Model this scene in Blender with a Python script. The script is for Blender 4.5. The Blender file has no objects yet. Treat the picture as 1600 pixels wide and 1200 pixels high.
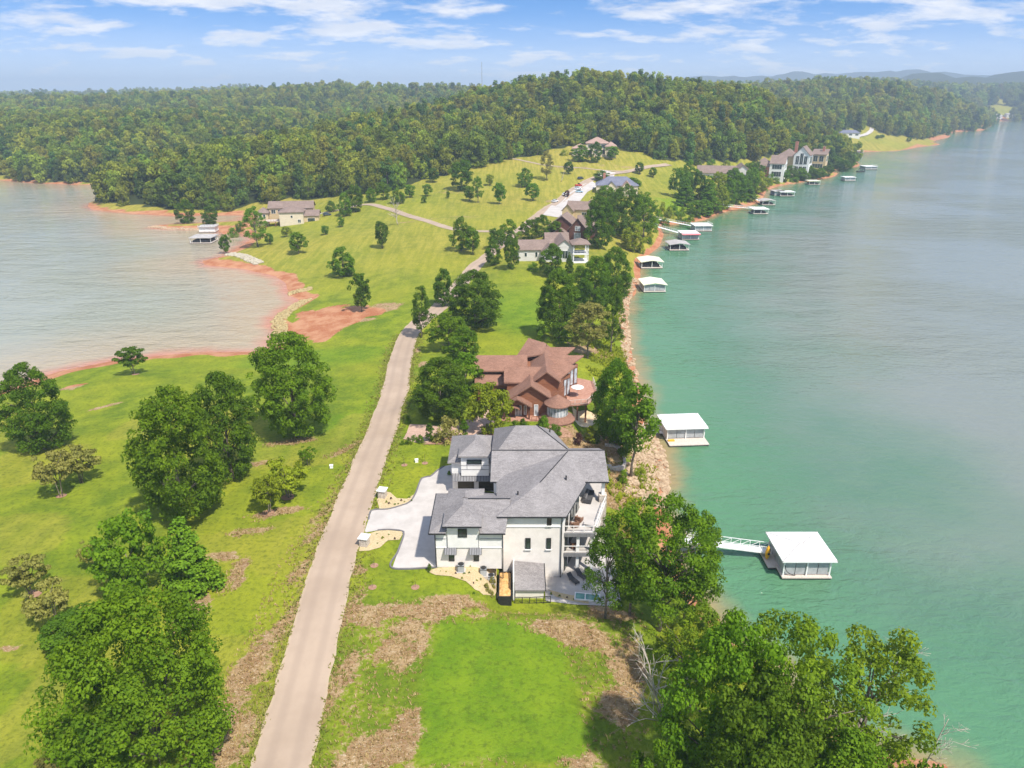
import bpy, bmesh, math, random
import numpy as np
from mathutils import Vector, Matrix

R = math.radians
sc = bpy.context.scene
COL = sc.collection

# ------------------------------------------------------------------ camera
CAM_H = 66.0
FPX = 1109.0
PITCH = math.atan(450.0 / FPX)
cam_d = bpy.data.cameras.new('camera')
cam = bpy.data.objects.new('camera', cam_d)
COL.objects.link(cam)
cam_d.sensor_width = 36.0
cam_d.lens = 36.0 * FPX / 1600.0
cam_d.clip_start = 0.5
cam_d.clip_end = 30000
cam.location = (0, 0, CAM_H)
cam.rotation_euler = (R(90) - PITCH, 0, 0)
sc.camera = cam

# ------------------------------------------------------------------ light
SUN_EL, SUN_AZ = R(56), math.atan2(0.62, -0.78)      # azimuth measured from +Y towards +X
sun_dir = Vector((math.sin(SUN_AZ) * math.cos(SUN_EL), math.cos(SUN_AZ) * math.cos(SUN_EL), math.sin(SUN_EL)))
sl = bpy.data.lights.new('sun', 'SUN')
sl.energy = 3.8
sl.angle = R(2.0)
sl.color = (1.0, 0.95, 0.86)
sun = bpy.data.objects.new('sun', sl)
COL.objects.link(sun)
sun.rotation_euler = sun_dir.to_track_quat('Z', 'Y').to_euler()
sun.location = (60, -60, 160)

sc.view_settings.view_transform = 'Standard'
sc.view_settings.look = 'None'
sc.view_settings.exposure = 0.8
sc.view_settings.gamma = 1.0
sc.cycles.max_bounces = 6
sc.cycles.diffuse_bounces = 3
sc.cycles.glossy_bounces = 2
sc.cycles.transmission_bounces = 3
sc.cycles.transparent_max_bounces = 4
sc.cycles.volume_bounces = 0
sc.cycles.use_denoising = True
sc.cycles.caustics_reflective = False
sc.cycles.caustics_refractive = False


class NG:
    """small helper for building node trees"""
    def __init__(s, nt):
        s.nt = nt
        s.n = nt.nodes
        s.l = nt.links

    def __call__(s, typ, ins=None, **props):
        nd = s.n.new('ShaderNode' + typ)
        for k, v in props.items():
            setattr(nd, k, v)
        for k, v in (ins or {}).items():
            sock = nd.inputs[k]
            if hasattr(v, 'is_output') or isinstance(v, bpy.types.NodeSocket):
                s.l.new(v, sock)
            else:
                sock.default_value = v
        return nd

    def noise(s, vec, scale, detail=4, rough=0.55, dist=0.0):
        ins = {'Scale': scale, 'Detail': detail, 'Roughness': rough, 'Distortion': dist}
        if vec is not None:
            ins['Vector'] = vec
        return s('TexNoise', ins).outputs['Fac']

    def ramp(s, fac, a, b, c0=(0, 0, 0, 1), c1=(1, 1, 1, 1)):
        nd = s('ValToRGB', {'Fac': fac})
        e = nd.color_ramp.elements
        e[0].position, e[1].position = a, b
        e[0].color, e[1].color = c0, c1
        return nd.outputs['Color']

    def step(s, x, a, b):
        return s('MapRange', {'Value': x, 'From Min': a, 'From Max': b}, interpolation_type='SMOOTHSTEP').outputs[0]

    def math(s, op, a, b=0.0, clamp=False):
        return s('Math', {0: a, 1: b}, operation=op, use_clamp=clamp).outputs[0]

    def mix(s, fac, a, b, blend='MIX'):
        nd = s.n.new('ShaderNodeMix')
        nd.data_type = 'RGBA'
        nd.blend_type = blend
        for i, v in ((0, fac), (6, a), (7, b)):
            if isinstance(v, bpy.types.NodeSocket):
                s.l.new(v, nd.inputs[i])
            else:
                nd.inputs[i].default_value = v if i == 0 else (tuple(v) + (1,))[:4]
        return nd.outputs[2]


def new_mat(name):
    m = bpy.data.materials.new(name)
    m.use_nodes = True
    m.node_tree.nodes.clear()
    g = NG(m.node_tree)
    out = g('OutputMaterial')
    return m, g, out


# ------------------------------------------------------------------ sky
wd = bpy.data.worlds.new('World')
sc.world = wd
wd.use_nodes = True
wd.node_tree.nodes.clear()
g = NG(wd.node_tree)
wo = g('OutputWorld')
sky = g('TexSky', sky_type='NISHITA')
sky.sun_disc = False
sky.sun_elevation = SUN_EL
sky.sun_rotation = SUN_AZ
sky.altitude = 350
sky.air_density = 1.15
sky.dust_density = 0.7
sky.ozone_density = 2.2
tc = g('TexCoord').outputs['Generated']
sep = g('SeparateXYZ', {0: tc})
# the clear air of the photograph: the blue of the upper sky reaches far down
up = g.math('ADD', g.math('MULTIPLY', sep.outputs[2], 2.6), 0.10)
g.l.new(g('VectorMath', {0: g('CombineXYZ', {0: sep.outputs[0], 1: sep.outputs[1], 2: up}).outputs[0]}, operation='NORMALIZE').outputs[0], sky.inputs['Vector'])
skyc = g.mix(1.0, sky.outputs[0], (0.044, 0.090, 0.128), 'MULTIPLY')
den = g.math('ADD', g.math('MAXIMUM', sep.outputs[2], 0.0), 0.20)
px = g.math('DIVIDE', sep.outputs[0], den)
py = g.math('DIVIDE', sep.outputs[1], den)
cv = g('CombineXYZ', {0: px, 1: py, 2: 3.7}).outputs[0]
cv2 = g('Mapping', {'Vector': cv, 'Location': (3.1, 0.4, 0), 'Rotation': (0, 0, R(14)), 'Scale': (0.75, 0.95, 1)}).outputs[0]
c1 = g.noise(cv2, 4.4, 9, 0.58, 0.15)
c2 = g.noise(cv2, 1.5, 3, 0.5)
cc = g.math('ADD', g.math('MULTIPLY', c1, 0.72), g.math('MULTIPLY', c2, 0.36))
cl = g.step(cc, 0.472, 0.635)
hz = g.step(sep.outputs[2], 0.11, -0.02)
cl = g.math('MULTIPLY', cl, 0.88)
cl = g.math('MAXIMUM', cl, g.math('MULTIPLY', hz, 0.85))
cshade = g.noise(cv2, 9.0, 5, 0.55)
ccol = g.mix(g.step(cshade, 0.35, 0.7), (0.55, 0.56, 0.60), (0.70, 0.68, 0.67))
ccol = g.mix(hz, ccol, (0.70, 0.71, 0.73))
skym = g.mix(cl, skyc, ccol)
bg = g('Background', {'Color': skym, 'Strength': 1.0})
g.l.new(bg.outputs[0], wo.inputs['Surface'])


# ------------------------------------------------------------------ projection helpers
CP, SP = math.cos(PITCH), math.sin(PITCH)


def ray(px, py):
    u = (px - 800.0) / FPX
    v = (py - 600.0) / FPX
    return u, CP - v * SP, -SP - v * CP


def W(px, py, z=0.0):
    """point on the horizontal plane z seen at a photograph pixel"""
    dx, dy, dz = ray(px, py)
    t = (z - CAM_H) / dz
    return (dx * t, dy * t)


def WY(px, py, Y):
    """point on the vertical plane y = Y seen at a photograph pixel"""
    dx, dy, dz = ray(px, py)
    t = Y / dy
    return (dx * t, Y, CAM_H + dz * t)


# ------------------------------------------------------------------ terrain
def axis(a, b, step, lo, hi, grow):
    mid = list(np.arange(a, b + 1e-6, step))
    up, s, v = [], step, mid[-1]
    while v < hi:
        s *= grow
        v += s
        up.append(v)
    dn, s, v = [], step, mid[0]
    while v > lo:
        s *= grow
        v -= s
        dn.append(v)
    return np.array(dn[::-1] + mid + up)


GX = axis(-95, 75, 0.9, -7000, 7000, 1.035)
GY = axis(28, 190, 0.9, -60, 9000, 1.026)
XX, YY = np.meshgrid(GX, GY)          # rows = y


def sdist(poly, X, Y):
    """signed distance to a closed polygon, positive inside"""
    P = np.array(poly, float)
    Q = np.roll(P, -1, 0)
    d2 = np.full(X.shape, 1e18)
    ins = np.zeros(X.shape, bool)
    for (ax, ay), (bx, by) in zip(P, Q):
        ex, ey = bx - ax, by - ay
        L = ex * ex + ey * ey + 1e-9
        t = np.clip(((X - ax) * ex + (Y - ay) * ey) / L, 0, 1)
        dx, dy = X - ax - t * ex, Y - ay - t * ey
        np.minimum(d2, dx * dx + dy * dy, out=d2)
        if ay != by:
            c = ((ay > Y) != (by > Y)) & (X < ex * (Y - ay) / (by - ay) + ax)
            ins ^= c
    d = np.sqrt(d2)
    return np.where(ins, d, -d)


def sdist_line(line, X, Y):
    d2 = np.full(X.shape, 1e18)
    val = np.zeros(X.shape)
    for a, b in zip(line[:-1], line[1:]):
        ex, ey = b[0] - a[0], b[1] - a[1]
        t = np.clip(((X - a[0]) * ex + (Y - a[1]) * ey) / (ex * ex + ey * ey + 1e-9), 0, 1)
        d = (X - a[0] - t * ex) ** 2 + (Y - a[1] - t * ey) ** 2
        m = d < d2
        d2 = np.where(m, d, d2)
        if len(a) > 2:
            val = np.where(m, a[2] + t * (b[2] - a[2]), val)
    return np.sqrt(d2), val


def sst(x, a, b):
    t = np.clip((x - a) / (b - a), 0, 1)
    return t * t * (3 - 2 * t)


def vnoise(X, Y, scale, seed):
    """cheap smooth value noise in numpy"""
    rs = np.random.RandomState(seed)
    T = rs.rand(64, 64)
    x, y = X / scale, Y / scale
    xi, yi = np.floor(x).astype(int), np.floor(y).astype(int)
    fx, fy = x - xi, y - yi
    fx, fy = fx * fx * (3 - 2 * fx), fy * fy * (3 - 2 * fy)
    a, b = T[yi % 64, xi % 64], T[yi % 64, (xi + 1) % 64]
    c, d = T[(yi + 1) % 64, xi % 64], T[(yi + 1) % 64, (xi + 1) % 64]
    return (a * (1 - fx) + b * fx) * (1 - fy) + (c * (1 - fx) + d * fx) * fy - 0.5


right_px = [(1000, 610), (985, 545), (979, 500), (984, 466), (1000, 440), (1000, 408), (1030, 385), (1037, 366),
            (1028, 352), (1058, 350), (1100, 344), (1120, 334), (1165, 323), (1190, 314), (1196, 298), (1217, 290),
            (1262, 283), (1303, 276), (1308, 270), (1285, 268), (1312, 264), (1343, 260), (1338, 252), (1318, 245),
            (1318, 238), (1400, 236), (1440, 229), (1470, 226), (1455, 222), (1462, 219), (1484, 214), (1476, 208),
            (1500, 205.5), (1532, 204), (1550, 195), (1552, 189)]
right_w = [W(x, y) for x, y in right_px]
near_right = [(52, -60), (50, 20), (46, 55), W(1340, 1180), W(1235, 1075), W(1150, 1000), W(1085, 930), W(1055, 860),
              W(1042, 800), W(1042, 745), W(1034, 700), W(1012, 668)]
left_px = [(0, 613), (20, 606), (90, 581), (180, 563), (300, 551), (400, 550), (424, 545), (432, 522), (426, 503),
           (438, 490), (470, 469), (452, 461), (447, 442), (430, 431), (382, 420), (322, 414), (316, 408), (350, 400),
           (372, 388), (396, 372), (372, 362), (350, 366), (340, 358), (318, 358), (240, 357), (238, 353), (300, 350),
           (388, 345), (392, 338), (370, 335), (280, 337), (200, 333), (145, 327), (137, 320)]
left_w = [W(x, y) for x, y in left_px]
L1 = near_right + right_w + [(1700, 2600), (300, 2600), (60, 1500), (-60, 1050), (-160, 820), (-240, 660), (-285, 560)] + left_w[::-1] + [(-190, 130), (-330, 60), (-330, -60)]
L2 = [W(-420, 285), W(-200, 279), W(0, 281), W(60, 286), W(148, 289), (-300, 640), (-225, 780), (-150, 900), (-80, 1080), (40, 1600), (-300, 3000), (-6500, 3000), (-6500, 900)]
L4 = [(-7000, 2250), (300, 2050), (1400, 2150), (1900, 2050), (2600, 2300), (7000, 2600), (7000, 9000), (-7000, 9000)]
dL1 = sdist(L1, XX, YY)
dSH = np.maximum.reduce([dL1, sdist(L2, XX, YY), sdist(L4, XX, YY)])
# the gentle western shore and the steeper eastern one
dW, _ = sdist_line(left_w, XX, YY)
dE, _ = sdist_line(near_right + right_w[:24], XX, YY)


def prof(d, pts):
    return np.interp(d, [p[0] for p in pts], [p[1] for p in pts])


hW = prof(dW, [(0, 0), (3, 0.7), (10, 1.5), (30, 3.4), (60, 6.2), (90, 8.2), (150, 9.5), (400, 12)])
hE = prof(dE, [(0, 0), (2.0, 0.8), (6, 2.6), (12, 4.4), (20, 6.0), (32, 7.6), (50, 8.6), (90, 9.4), (400, 12)])
hG = prof(dSH, [(0, 0), (4, 1.0), (15, 3.2), (40, 7), (100, 12), (400, 16)])
near = (YY < 470) & (XX > -300) & (XX < 330)
k = 1.2
base = -k * np.log(np.exp(-hW / k) + np.exp(-hE / k))
base = np.maximum(base, 0)
bl = sst(YY, 430, 560)
land = np.where(XX > -340, base * (1 - bl) + hG * bl, hG)
# ridges: (polyline with ground heights, half width)
RIDGES = [
    ([(-250, 555, 3), (-150, 690, 15), (-60, 740, 23), (20, 790, 40), (95, 820, 61), (165, 835, 55), (245, 835, 27), (320, 850, 6)], 225),
    ([(-60, 740, 31), (-130, 900, 20)], 170),
    ([(-1500, 900, 10), (-800, 860, 13), (-520, 840, 14), (-380, 900, 14), (-250, 1010, 12), (-120, 1150, 14)], 210),
    ([(-2200, 1500, 26), (-1250, 1450, 18), (-700, 1480, 32), (-330, 1520, 52), (-60, 1600, 38), (150, 1750, 24)], 330),
    ([(330, 1330, 28), (480, 1420, 48), (640, 1480, 54), (830, 1560, 42), (960, 1640, 30), (1060, 1760, 10)], 240),
    ([(330, 1330, 50), (420, 1120, 30), (500, 1010, 8)], 130),
    ([(600, 2350, 50), (1100, 2500, 56), (1500, 2700, 50), (2000, 2700, 62), (3200, 2900, 84)], 420),
    ([(2000, 3700, 130), (2700, 3900, 160), (3600, 3900, 130), (5000, 4300, 160)], 620),
    ([(-5000, 3600, 40), (-2500, 3300, 46), (-900, 3200, 50), (400, 3600, 60)], 520),
    ([(900, 6200, 150), (2300, 6400, 195), (3600, 6300, 215), (5500, 6500, 200)], 900),
]
hill = np.zeros(XX.shape)
for line, w in RIDGES:
    for sa, sb in zip(line[:-1], line[1:]):
        d, v = sdist_line([sa, sb], XX, YY)
        hill = np.maximum(hill, v * np.exp(-(d / w) ** 2))
hill *= 1 + 0.30 * vnoise(XX, YY, 130, 5) + 0.45 * vnoise(XX, YY, 330, 6)
hill *= sst(dSH, 0, 90)
hill *= sst(YY, 300, 440)
HH = land + hill
HH += (vnoise(XX, YY, 26, 1) * 0.9 + vnoise(XX, YY, 9, 2) * 0.25) * sst(dSH, 3, 30)
HH = np.where(dSH < 0, np.maximum(dSH * 0.16, -6.0), HH)

# levelled building plots: (polygon, height, blend width)
PADS = [
    ([(-20.5, 79.5), (-17, 73.5), (-1.2, 73.8), (-1.2, 86), (-2.4, 96), (0, 118), (-20, 113)], 8.0, 7.0),
    ([(-1.6, 72.5), (15, 73.5), (14.5, 96), (12, 108), (-1.0, 96)], 4.8, 3.2),
    ([(-9, 119), (0, 120.5), (13, 121), (13.5, 145), (-12, 148), (-20, 130)], 8.0, 7.0),
    ([(13.5, 117), (22, 118), (21, 140), (13.5, 141)], 5.2, 2.6),
    ([(-1, 252), (34, 252), (34, 287), (-1, 287)], 8.6, 12.0),
    ([(15, 295), (34, 295), (38, 325), (20, 325)], 9.4, 10.0),
]
for poly, pz, bw in PADS:
    m = sst(sdist(poly, XX, YY), -bw, 0.4)
    HH = HH * (1 - m) + pz * m


def hgt(x, y):
    i = min(max(np.searchsorted(GX, x) - 1, 0), len(GX) - 2)
    j = min(max(np.searchsorted(GY, y) - 1, 0), len(GY) - 2)
    fx = (x - GX[i]) / (GX[i + 1] - GX[i])
    fy = (y - GY[j]) / (GY[j + 1] - GY[j])
    return float((HH[j, i] * (1 - fx) + HH[j, i + 1] * fx) * (1 - fy) + (HH[j + 1, i] * (1 - fx) + HH[j + 1, i + 1] * fx) * fy)


def hgts(x, y):
    x, y = np.asarray(x, float), np.asarray(y, float)
    i = np.clip(np.searchsorted(GX, x) - 1, 0, len(GX) - 2)
    j = np.clip(np.searchsorted(GY, y) - 1, 0, len(GY) - 2)
    fx = (x - GX[i]) / (GX[i + 1] - GX[i])
    fy = (y - GY[j]) / (GY[j + 1] - GY[j])
    return (HH[j, i] * (1 - fx) + HH[j, i + 1] * fx) * (1 - fy) + (HH[j + 1, i] * (1 - fx) + HH[j + 1, i + 1] * fx) * fy


def grid_sample(A, x, y):
    i = np.clip(np.searchsorted(GX, x), 0, len(GX) - 1)
    j = np.clip(np.searchsorted(GY, y), 0, len(GY) - 1)
    return A[j, i]


def G(px, py):
    """where the ray through a photograph pixel meets the ground (or the water)"""
    dx, dy, dz = ray(px, py)
    t = np.geomspace(25, 6000, 1600)
    z = CAM_H + dz * t
    h = np.maximum(hgts(dx * t, dy * t), 0.0)
    k = np.argmax(z <= h)
    if not (z <= h).any():
        k = len(t) - 1
    a, b = t[max(k - 1, 0)], t[k]
    for _ in range(18):
        m = 0.5 * (a + b)
        if CAM_H + dz * m <= max(hgt(dx * m, dy * m), 0.0):
            b = m
        else:
            a = m
    return (dx * b, dy * b, max(hgt(dx * b, dy * b), 0.0))


def GP(pts):
    return [G(*p)[:2] for p in pts]


# ------------------------------------------------------------------ ground cover masks (what lies where on the ground)
def blob(cx, cy, rx, ry=None, rot=0.0, seed=0):
    ry = ry or rx
    c, s = math.cos(rot), math.sin(rot)
    u = ((XX - cx) * c + (YY - cy) * s) / rx
    v = (-(XX - cx) * s + (YY - cy) * c) / ry
    r = np.sqrt(u * u + v * v) + vnoise(XX, YY, max(rx, ry) * 0.35, 11 + seed) * 0.6
    return 1 - sst(r, 0.55, 1.1)


def pblob(px, py, rx, ry=None, rot=0.0, seed=0):
    x, y, z = G(px, py)
    return blob(x, y, rx, ry, rot, seed)


FOREST_EDGE = [(-60, 312), (137, 318), (200, 322), (280, 326), (360, 328), (400, 316), (450, 311), (500, 309), (560, 303), (620, 296), (655, 284),
               (720, 266), (775, 254), (830, 245), (865, 234), (925, 224), (965, 229), (1000, 238), (1040, 250), (1095, 256), (1120, 254), (1180, 247), (1216, 246)]
fe = GP(FOREST_EDGE[1:])
WOOD_POLY = fe + [(700, 760), (2500, 1500), (6900, 1500), (6900, 8900), (-6900, 8900), (-6900, 600), (-400, 470)]
dwood = sdist(WOOD_POLY, XX, YY)
LAWN_M = GP([(1300, 232), (1318, 237), (1400, 235), (1440, 228), (1470, 225), (1445, 219), (1400, 213), (1372, 207), (1366, 199), (1340, 199), (1322, 205), (1290, 214), (1300, 222)])
far_lawn = sdist(LAWN_M, XX, YY)
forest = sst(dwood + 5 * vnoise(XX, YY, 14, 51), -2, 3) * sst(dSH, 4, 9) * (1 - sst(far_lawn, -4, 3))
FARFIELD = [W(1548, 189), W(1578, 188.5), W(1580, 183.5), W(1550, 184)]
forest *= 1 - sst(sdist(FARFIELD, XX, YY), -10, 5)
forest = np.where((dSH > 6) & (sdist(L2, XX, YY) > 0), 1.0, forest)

bare = np.zeros(XX.shape)
for a in [(640, 955, 9, 1.6, 0.0), (700, 940, 7, 1.2, 0), (560, 960, 4, 2.5, 0), (625, 1010, 3.4, 4.0, 0), (640, 990, 2.5, 3, 0.3), (900, 990, 7, 3.0, -0.2), (850, 985, 3.5, 2, 0.1), (960, 960, 5, 1.6, -0.3),
          (980, 1040, 2.8, 6, -0.1), (970, 1100, 2.6, 3.5, 0), (600, 1170, 5, 3, 0), (640, 1130, 2, 3, 0), (560, 1190, 3, 3, 0), (900, 1185, 2.4, 2.2, 0), (780, 1175, 2.4, 1.4, 0),
          (505, 1100, 1.6, 10, -0.28), (540, 960, 1.2, 7, -0.28), (380, 1080, 2.2, 7, -0.25), (400, 1030, 1.8, 6, -0.25), (350, 1160, 3, 5, -0.2), (455, 960, 0.9, 8, -0.3), (480, 880, 0.9, 6, -0.35), (500, 830, 0.9, 6, -0.4), (520, 790, 0.8, 5, -0.4),
          (300, 960, 2.0, 4, 0), (370, 900, 1.6, 4, 0), (355, 870, 3, 1.4, 0), (395, 830, 4, 1.2, 0.2), (440, 800, 5, 1.2, 0.3), (455, 690, 6, 1.6, 0.3), (400, 725, 4, 1.2, 0.4), (115, 605, 3.4, 2.2, 0.2), (165, 635, 4.5, 1.0, 0.5), (560, 890, 1.6, 1.4, 0),
          (10, 1015, 1.4, 0.8, 0), (60, 690, 3, 1.5, 0), (545, 700, 1.0, 6, -0.5), (600, 480, 7, 6, 0.3), (570, 500, 4, 3, 0), (880, 300, 3, 2, 0), (860, 315, 4, 6, 0.6), (660, 570, 1.4, 3, 0),
          (700, 545, 1, 2, 0), (690, 510, 2, 1.5, 0), (650, 548, 1.2, 3, 0), (930, 550, 8, 5, 0.4), (900, 540, 3, 3, 0)]:
    bare = np.maximum(bare, pblob(*a, seed=len(a)))
for a in [(720, 340, 14, 7, 0.1), (900, 262, 18, 4, 0), (950, 258, 22, 4, 0), (650, 345, 14, 3, 0.2), (850, 345, 10, 5, 0.5), (705, 300, 16, 4, 0.1), (990, 262, 9, 3, 0), (620, 372, 10, 1.5, 0.2), (850, 322, 9, 3, 0.6)]:
    bare = np.maximum(bare, 0.55 * pblob(*a, seed=3))
clay = 1 - sst(HH - 0.5 * vnoise(XX, YY, 6, 21), 0.75, 1.25)
for a in [(520, 498, 12, 17, 0.25), (560, 490, 9, 7, 0.2), (478, 512, 8, 13, 0.2), (500, 525, 4, 6, 0.2), (480, 490, 4, 5, 0.2), (550, 482, 6, 4, 0), (350, 412, 9, 3, -0.3), (40, 603, 5, 1.6, 0.3), (115, 603, 3, 1.4, 0.3), (385, 350, 10, 6, 0), (290, 342, 18, 3, 0), (240, 355, 14, 2, 0)]:
    clay = np.maximum(clay, pblob(*a, seed=7))
# sandy cut slope between the two near houses and the lake
for a in [(950, 690, 6, 6, 0.3), (965, 740, 3.5, 9, 0.3), (935, 720, 5, 7, 0.2), (955, 775, 4, 6, 0), (900, 690, 7, 3.5, -0.2), (985, 850, 3, 6, 0), (990, 780, 2, 5, 0), (915, 690, 5, 2, -0.3), (1000, 720, 3, 7, 0.2)]:
    bare = np.maximum(bare, 1.0 * pblob(*a, seed=9))
lush_poly = GP([(685, 968), (790, 968), (870, 985), (905, 1080), (935, 1195), (650, 1195), (662, 1080)])
lot = sst(sdist(GP([(508, 1240), (545, 945), (640, 935), (760, 945), (1000, 950), (1020, 1240)]), XX, YY), -2, 1.5)
strip = sst(sdist(GP([(300, 1240), (380, 1000), (470, 830), (560, 700), (592, 650), (470, 1000), (405, 1240)]), XX, YY), -1.5, 1.5)
bare = np.maximum(bare, 0.36 * np.maximum(lot, 0.95 * strip) * (1 - 0.8 * sst(sdist(lush_poly, XX, YY), -0.5, 1.0)))
dry = sst(YY, 200, 345) * 1.05 * (0.75 + 0.9 * vnoise(XX, YY, 60, 31))
dry = np.maximum(dry, 0.35 * sst(-XX, 15, 30) * (YY < 140) * (vnoise(XX, YY, 14, 33) > 0.02))
dry = np.clip(dry, 0, 1)
lush = sst(sdist(lush_poly, XX, YY) + 1.2 * vnoise(XX, YY, 2.5, 41), -0.4, 0.5)
lush2 = np.maximum.reduce([pblob(820, 480, 12, 35, 0), pblob(560, 660, 8, 14, -0.4), pblob(500, 560, 22, 14, 0), pblob(500, 400, 30, 14, 0.2), pblob(420, 700, 7, 8, 0)])
lush = np.maximum(lush, 0.8 * lush2)
bare *= 1 - sst(sdist(lush_poly, XX, YY), 0.2, 1.2) * 0.9
scrub = pblob(1060, 320, 16, 22, 0.2) * 0.9      # weedy bright bank by the far docks
scrub = np.maximum(scrub, pblob(1225, 275, 18, 9, 0.4) * 0.8)


def link(o, parent=None, label=None, cat=None, group=None, kind=None):
    COL.objects.link(o)
    if parent is not None:
        o.parent = parent
    if label:
        o['label'] = label
    if cat:
        o['category'] = cat
    if group:
        o['group'] = group
    if kind:
        o['kind'] = kind
    return o


def grid_mesh(name, X, Y, Z, keep=None):
    nr, nc = X.shape
    me = bpy.data.meshes.new(name)
    v = np.stack([X, Y, Z], -1).reshape(-1, 3).astype(np.float32)
    idx = np.arange(nr * nc).reshape(nr, nc)
    q = np.stack([idx[:-1, :-1], idx[:-1, 1:], idx[1:, 1:], idx[1:, :-1]], -1).reshape(-1, 4)
    if keep is not None:
        q = q[keep.reshape(-1)]
    set_mesh(me, v, q)
    me.polygons.foreach_set('use_smooth', np.ones(len(q), bool))
    return me


def set_mesh(me, v, q):
    n = q.shape[1]
    me.vertices.add(len(v))
    me.vertices.foreach_set('co', np.ascontiguousarray(v, np.float32).ravel())
    me.loops.add(q.size)
    me.loops.foreach_set('vertex_index', np.ascontiguousarray(q, np.int32).ravel())
    me.polygons.add(len(q))
    me.polygons.foreach_set('loop_start', np.arange(0, q.size, n, dtype=np.int32))
    me.update(calc_edges=True)


def fattr(me, name, arr, domain='POINT'):
    a = me.attributes.new(name, 'FLOAT', domain)
    a.data.foreach_set('value', np.ascontiguousarray(arr, np.float32).ravel())


gm = grid_mesh('ground', XX, YY, HH)
for nme, arr in (('bare', bare), ('clay', clay), ('forest', forest), ('dry', dry), ('lush', lush), ('scrub', scrub)):
    fattr(gm, nme, arr)
ground = bpy.data.objects.new('ground', gm)
link(ground, kind='structure')

m_ground, g, out = new_mat('ground_cover')
pos = g('NewGeometry').outputs['Position']
A = {n: g('Attribute', attribute_name=n).outputs['Fac'] for n in ('bare', 'clay', 'forest', 'dry', 'lush', 'scrub')}
n_big = g.noise(pos, 0.035, 4, 0.55)
n_mid = g.noise(pos, 0.22, 5, 0.6)
n_fin = g.noise(pos, 1.6, 5, 0.7)
n_grn = g.noise(pos, 7.0, 3, 0.7)
strv = g('Mapping', {'Vector': pos, 'Rotation': (0, 0, R(35)), 'Scale': (1.0, 3.2, 1.0)}).outputs[0]
n_str = g.noise(strv, 1.9, 5, 0.7, 1.6)
mowv = g('Mapping', {'Vector': pos, 'Rotation': (0, 0, R(-27)), 'Scale': (0.55, 0.05, 0.05)}).outputs[0]
n_mow = g.noise(mowv, 1.0, 2, 0.5)
grass = g.mix(g.step(n_mid, 0.33, 0.68), (0.112, 0.172, 0.010), (0.225, 0.275, 0.014))
grass = g.mix(g.math('MULTIPLY', g.step(n_big, 0.42, 0.68), 0.6), grass, (0.315, 0.315, 0.020))
grass = g.mix(A['lush'], grass, g.mix(g.step(n_mid, 0.3, 0.7), (0.105, 0.195, 0.008), (0.175, 0.262, 0.011)))
grass = g.mix(g.math('MULTIPLY', A['dry'], g.math('ADD', 0.45, g.math('MULTIPLY', n_mid, 0.95))), grass, g.mix(g.step(n_mow, 0.35, 0.65), (0.27, 0.235, 0.030), (0.40, 0.32, 0.055)))
grass = g.mix(A['scrub'], grass, g.mix(g.step(n_fin, 0.35, 0.7), (0.10, 0.20, 0.006), (0.26, 0.34, 0.01)))
grass = g.mix(g.math('MULTIPLY', g.step(n_fin, 0.56, 0.30), 0.55), grass, (0.048, 0.075, 0.008))
grass = g.mix(g.math('MULTIPLY', g.step(n_grn, 0.5, 0.8), 0.30), grass, (0.33, 0.33, 0.05))
straw = g.mix(g.step(g.noise(pos, 0.5, 4, 0.6), 0.38, 0.62), (0.290, 0.168, 0.082), (0.400, 0.268, 0.138))
straw = g.mix(g.math('MULTIPLY', g.step(n_grn, 0.42, 0.62), 0.55), straw, (0.17, 0.12, 0.045))
straw = g.mix(g.math('MULTIPLY', g.step(n_str, 0.53, 0.64), 0.8), straw, (0.60, 0.49, 0.34))
bfac = g.math('ADD', A['bare'], g.math('MULTIPLY', g.math('SUBTRACT', n_fin, 0.5), 2.6))
bfac = g.math('ADD', bfac, g.math('MULTIPLY', g.math('SUBTRACT', n_mid, 0.5), 1.8))
bfac = g.math('MULTIPLY', g.step(bfac, 0.45, 0.80), g.step(A['bare'], 0.02, 0.5))
c = g.mix(bfac, grass, straw)
clayc = g.mix(g.step(n_mid, 0.35, 0.65), (0.35, 0.125, 0.055), (0.47, 0.235, 0.125))
clayc = g.mix(g.math('MULTIPLY', g.step(n_fin, 0.5, 0.7), 0.5), clayc, (0.52, 0.31, 0.19))
cfac = g.step(g.math('ADD', A['clay'], g.math('MULTIPLY', g.math('SUBTRACT', n_fin, 0.5), 0.9)), 0.42, 0.62)
c = g.mix(g.math('MULTIPLY', cfac, g.step(A['clay'], 0.02, 0.2)), c, clayc)
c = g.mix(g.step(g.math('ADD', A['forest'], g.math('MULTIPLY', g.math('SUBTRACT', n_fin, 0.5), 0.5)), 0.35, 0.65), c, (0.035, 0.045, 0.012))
bmp = g('Bump', {'Height': g.math('ADD', n_fin, g.math('MULTIPLY', n_grn, 0.5)), 'Strength': 0.8, 'Distance': 0.25})
b = g('BsdfPrincipled', {'Base Color': c, 'Roughness': 0.95, 'Specular IOR Level': 0.15, 'Normal': bmp.outputs[0]})
g.l.new(b.outputs[0], out.inputs['Surface'])
gm.materials.append(m_ground)

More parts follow.
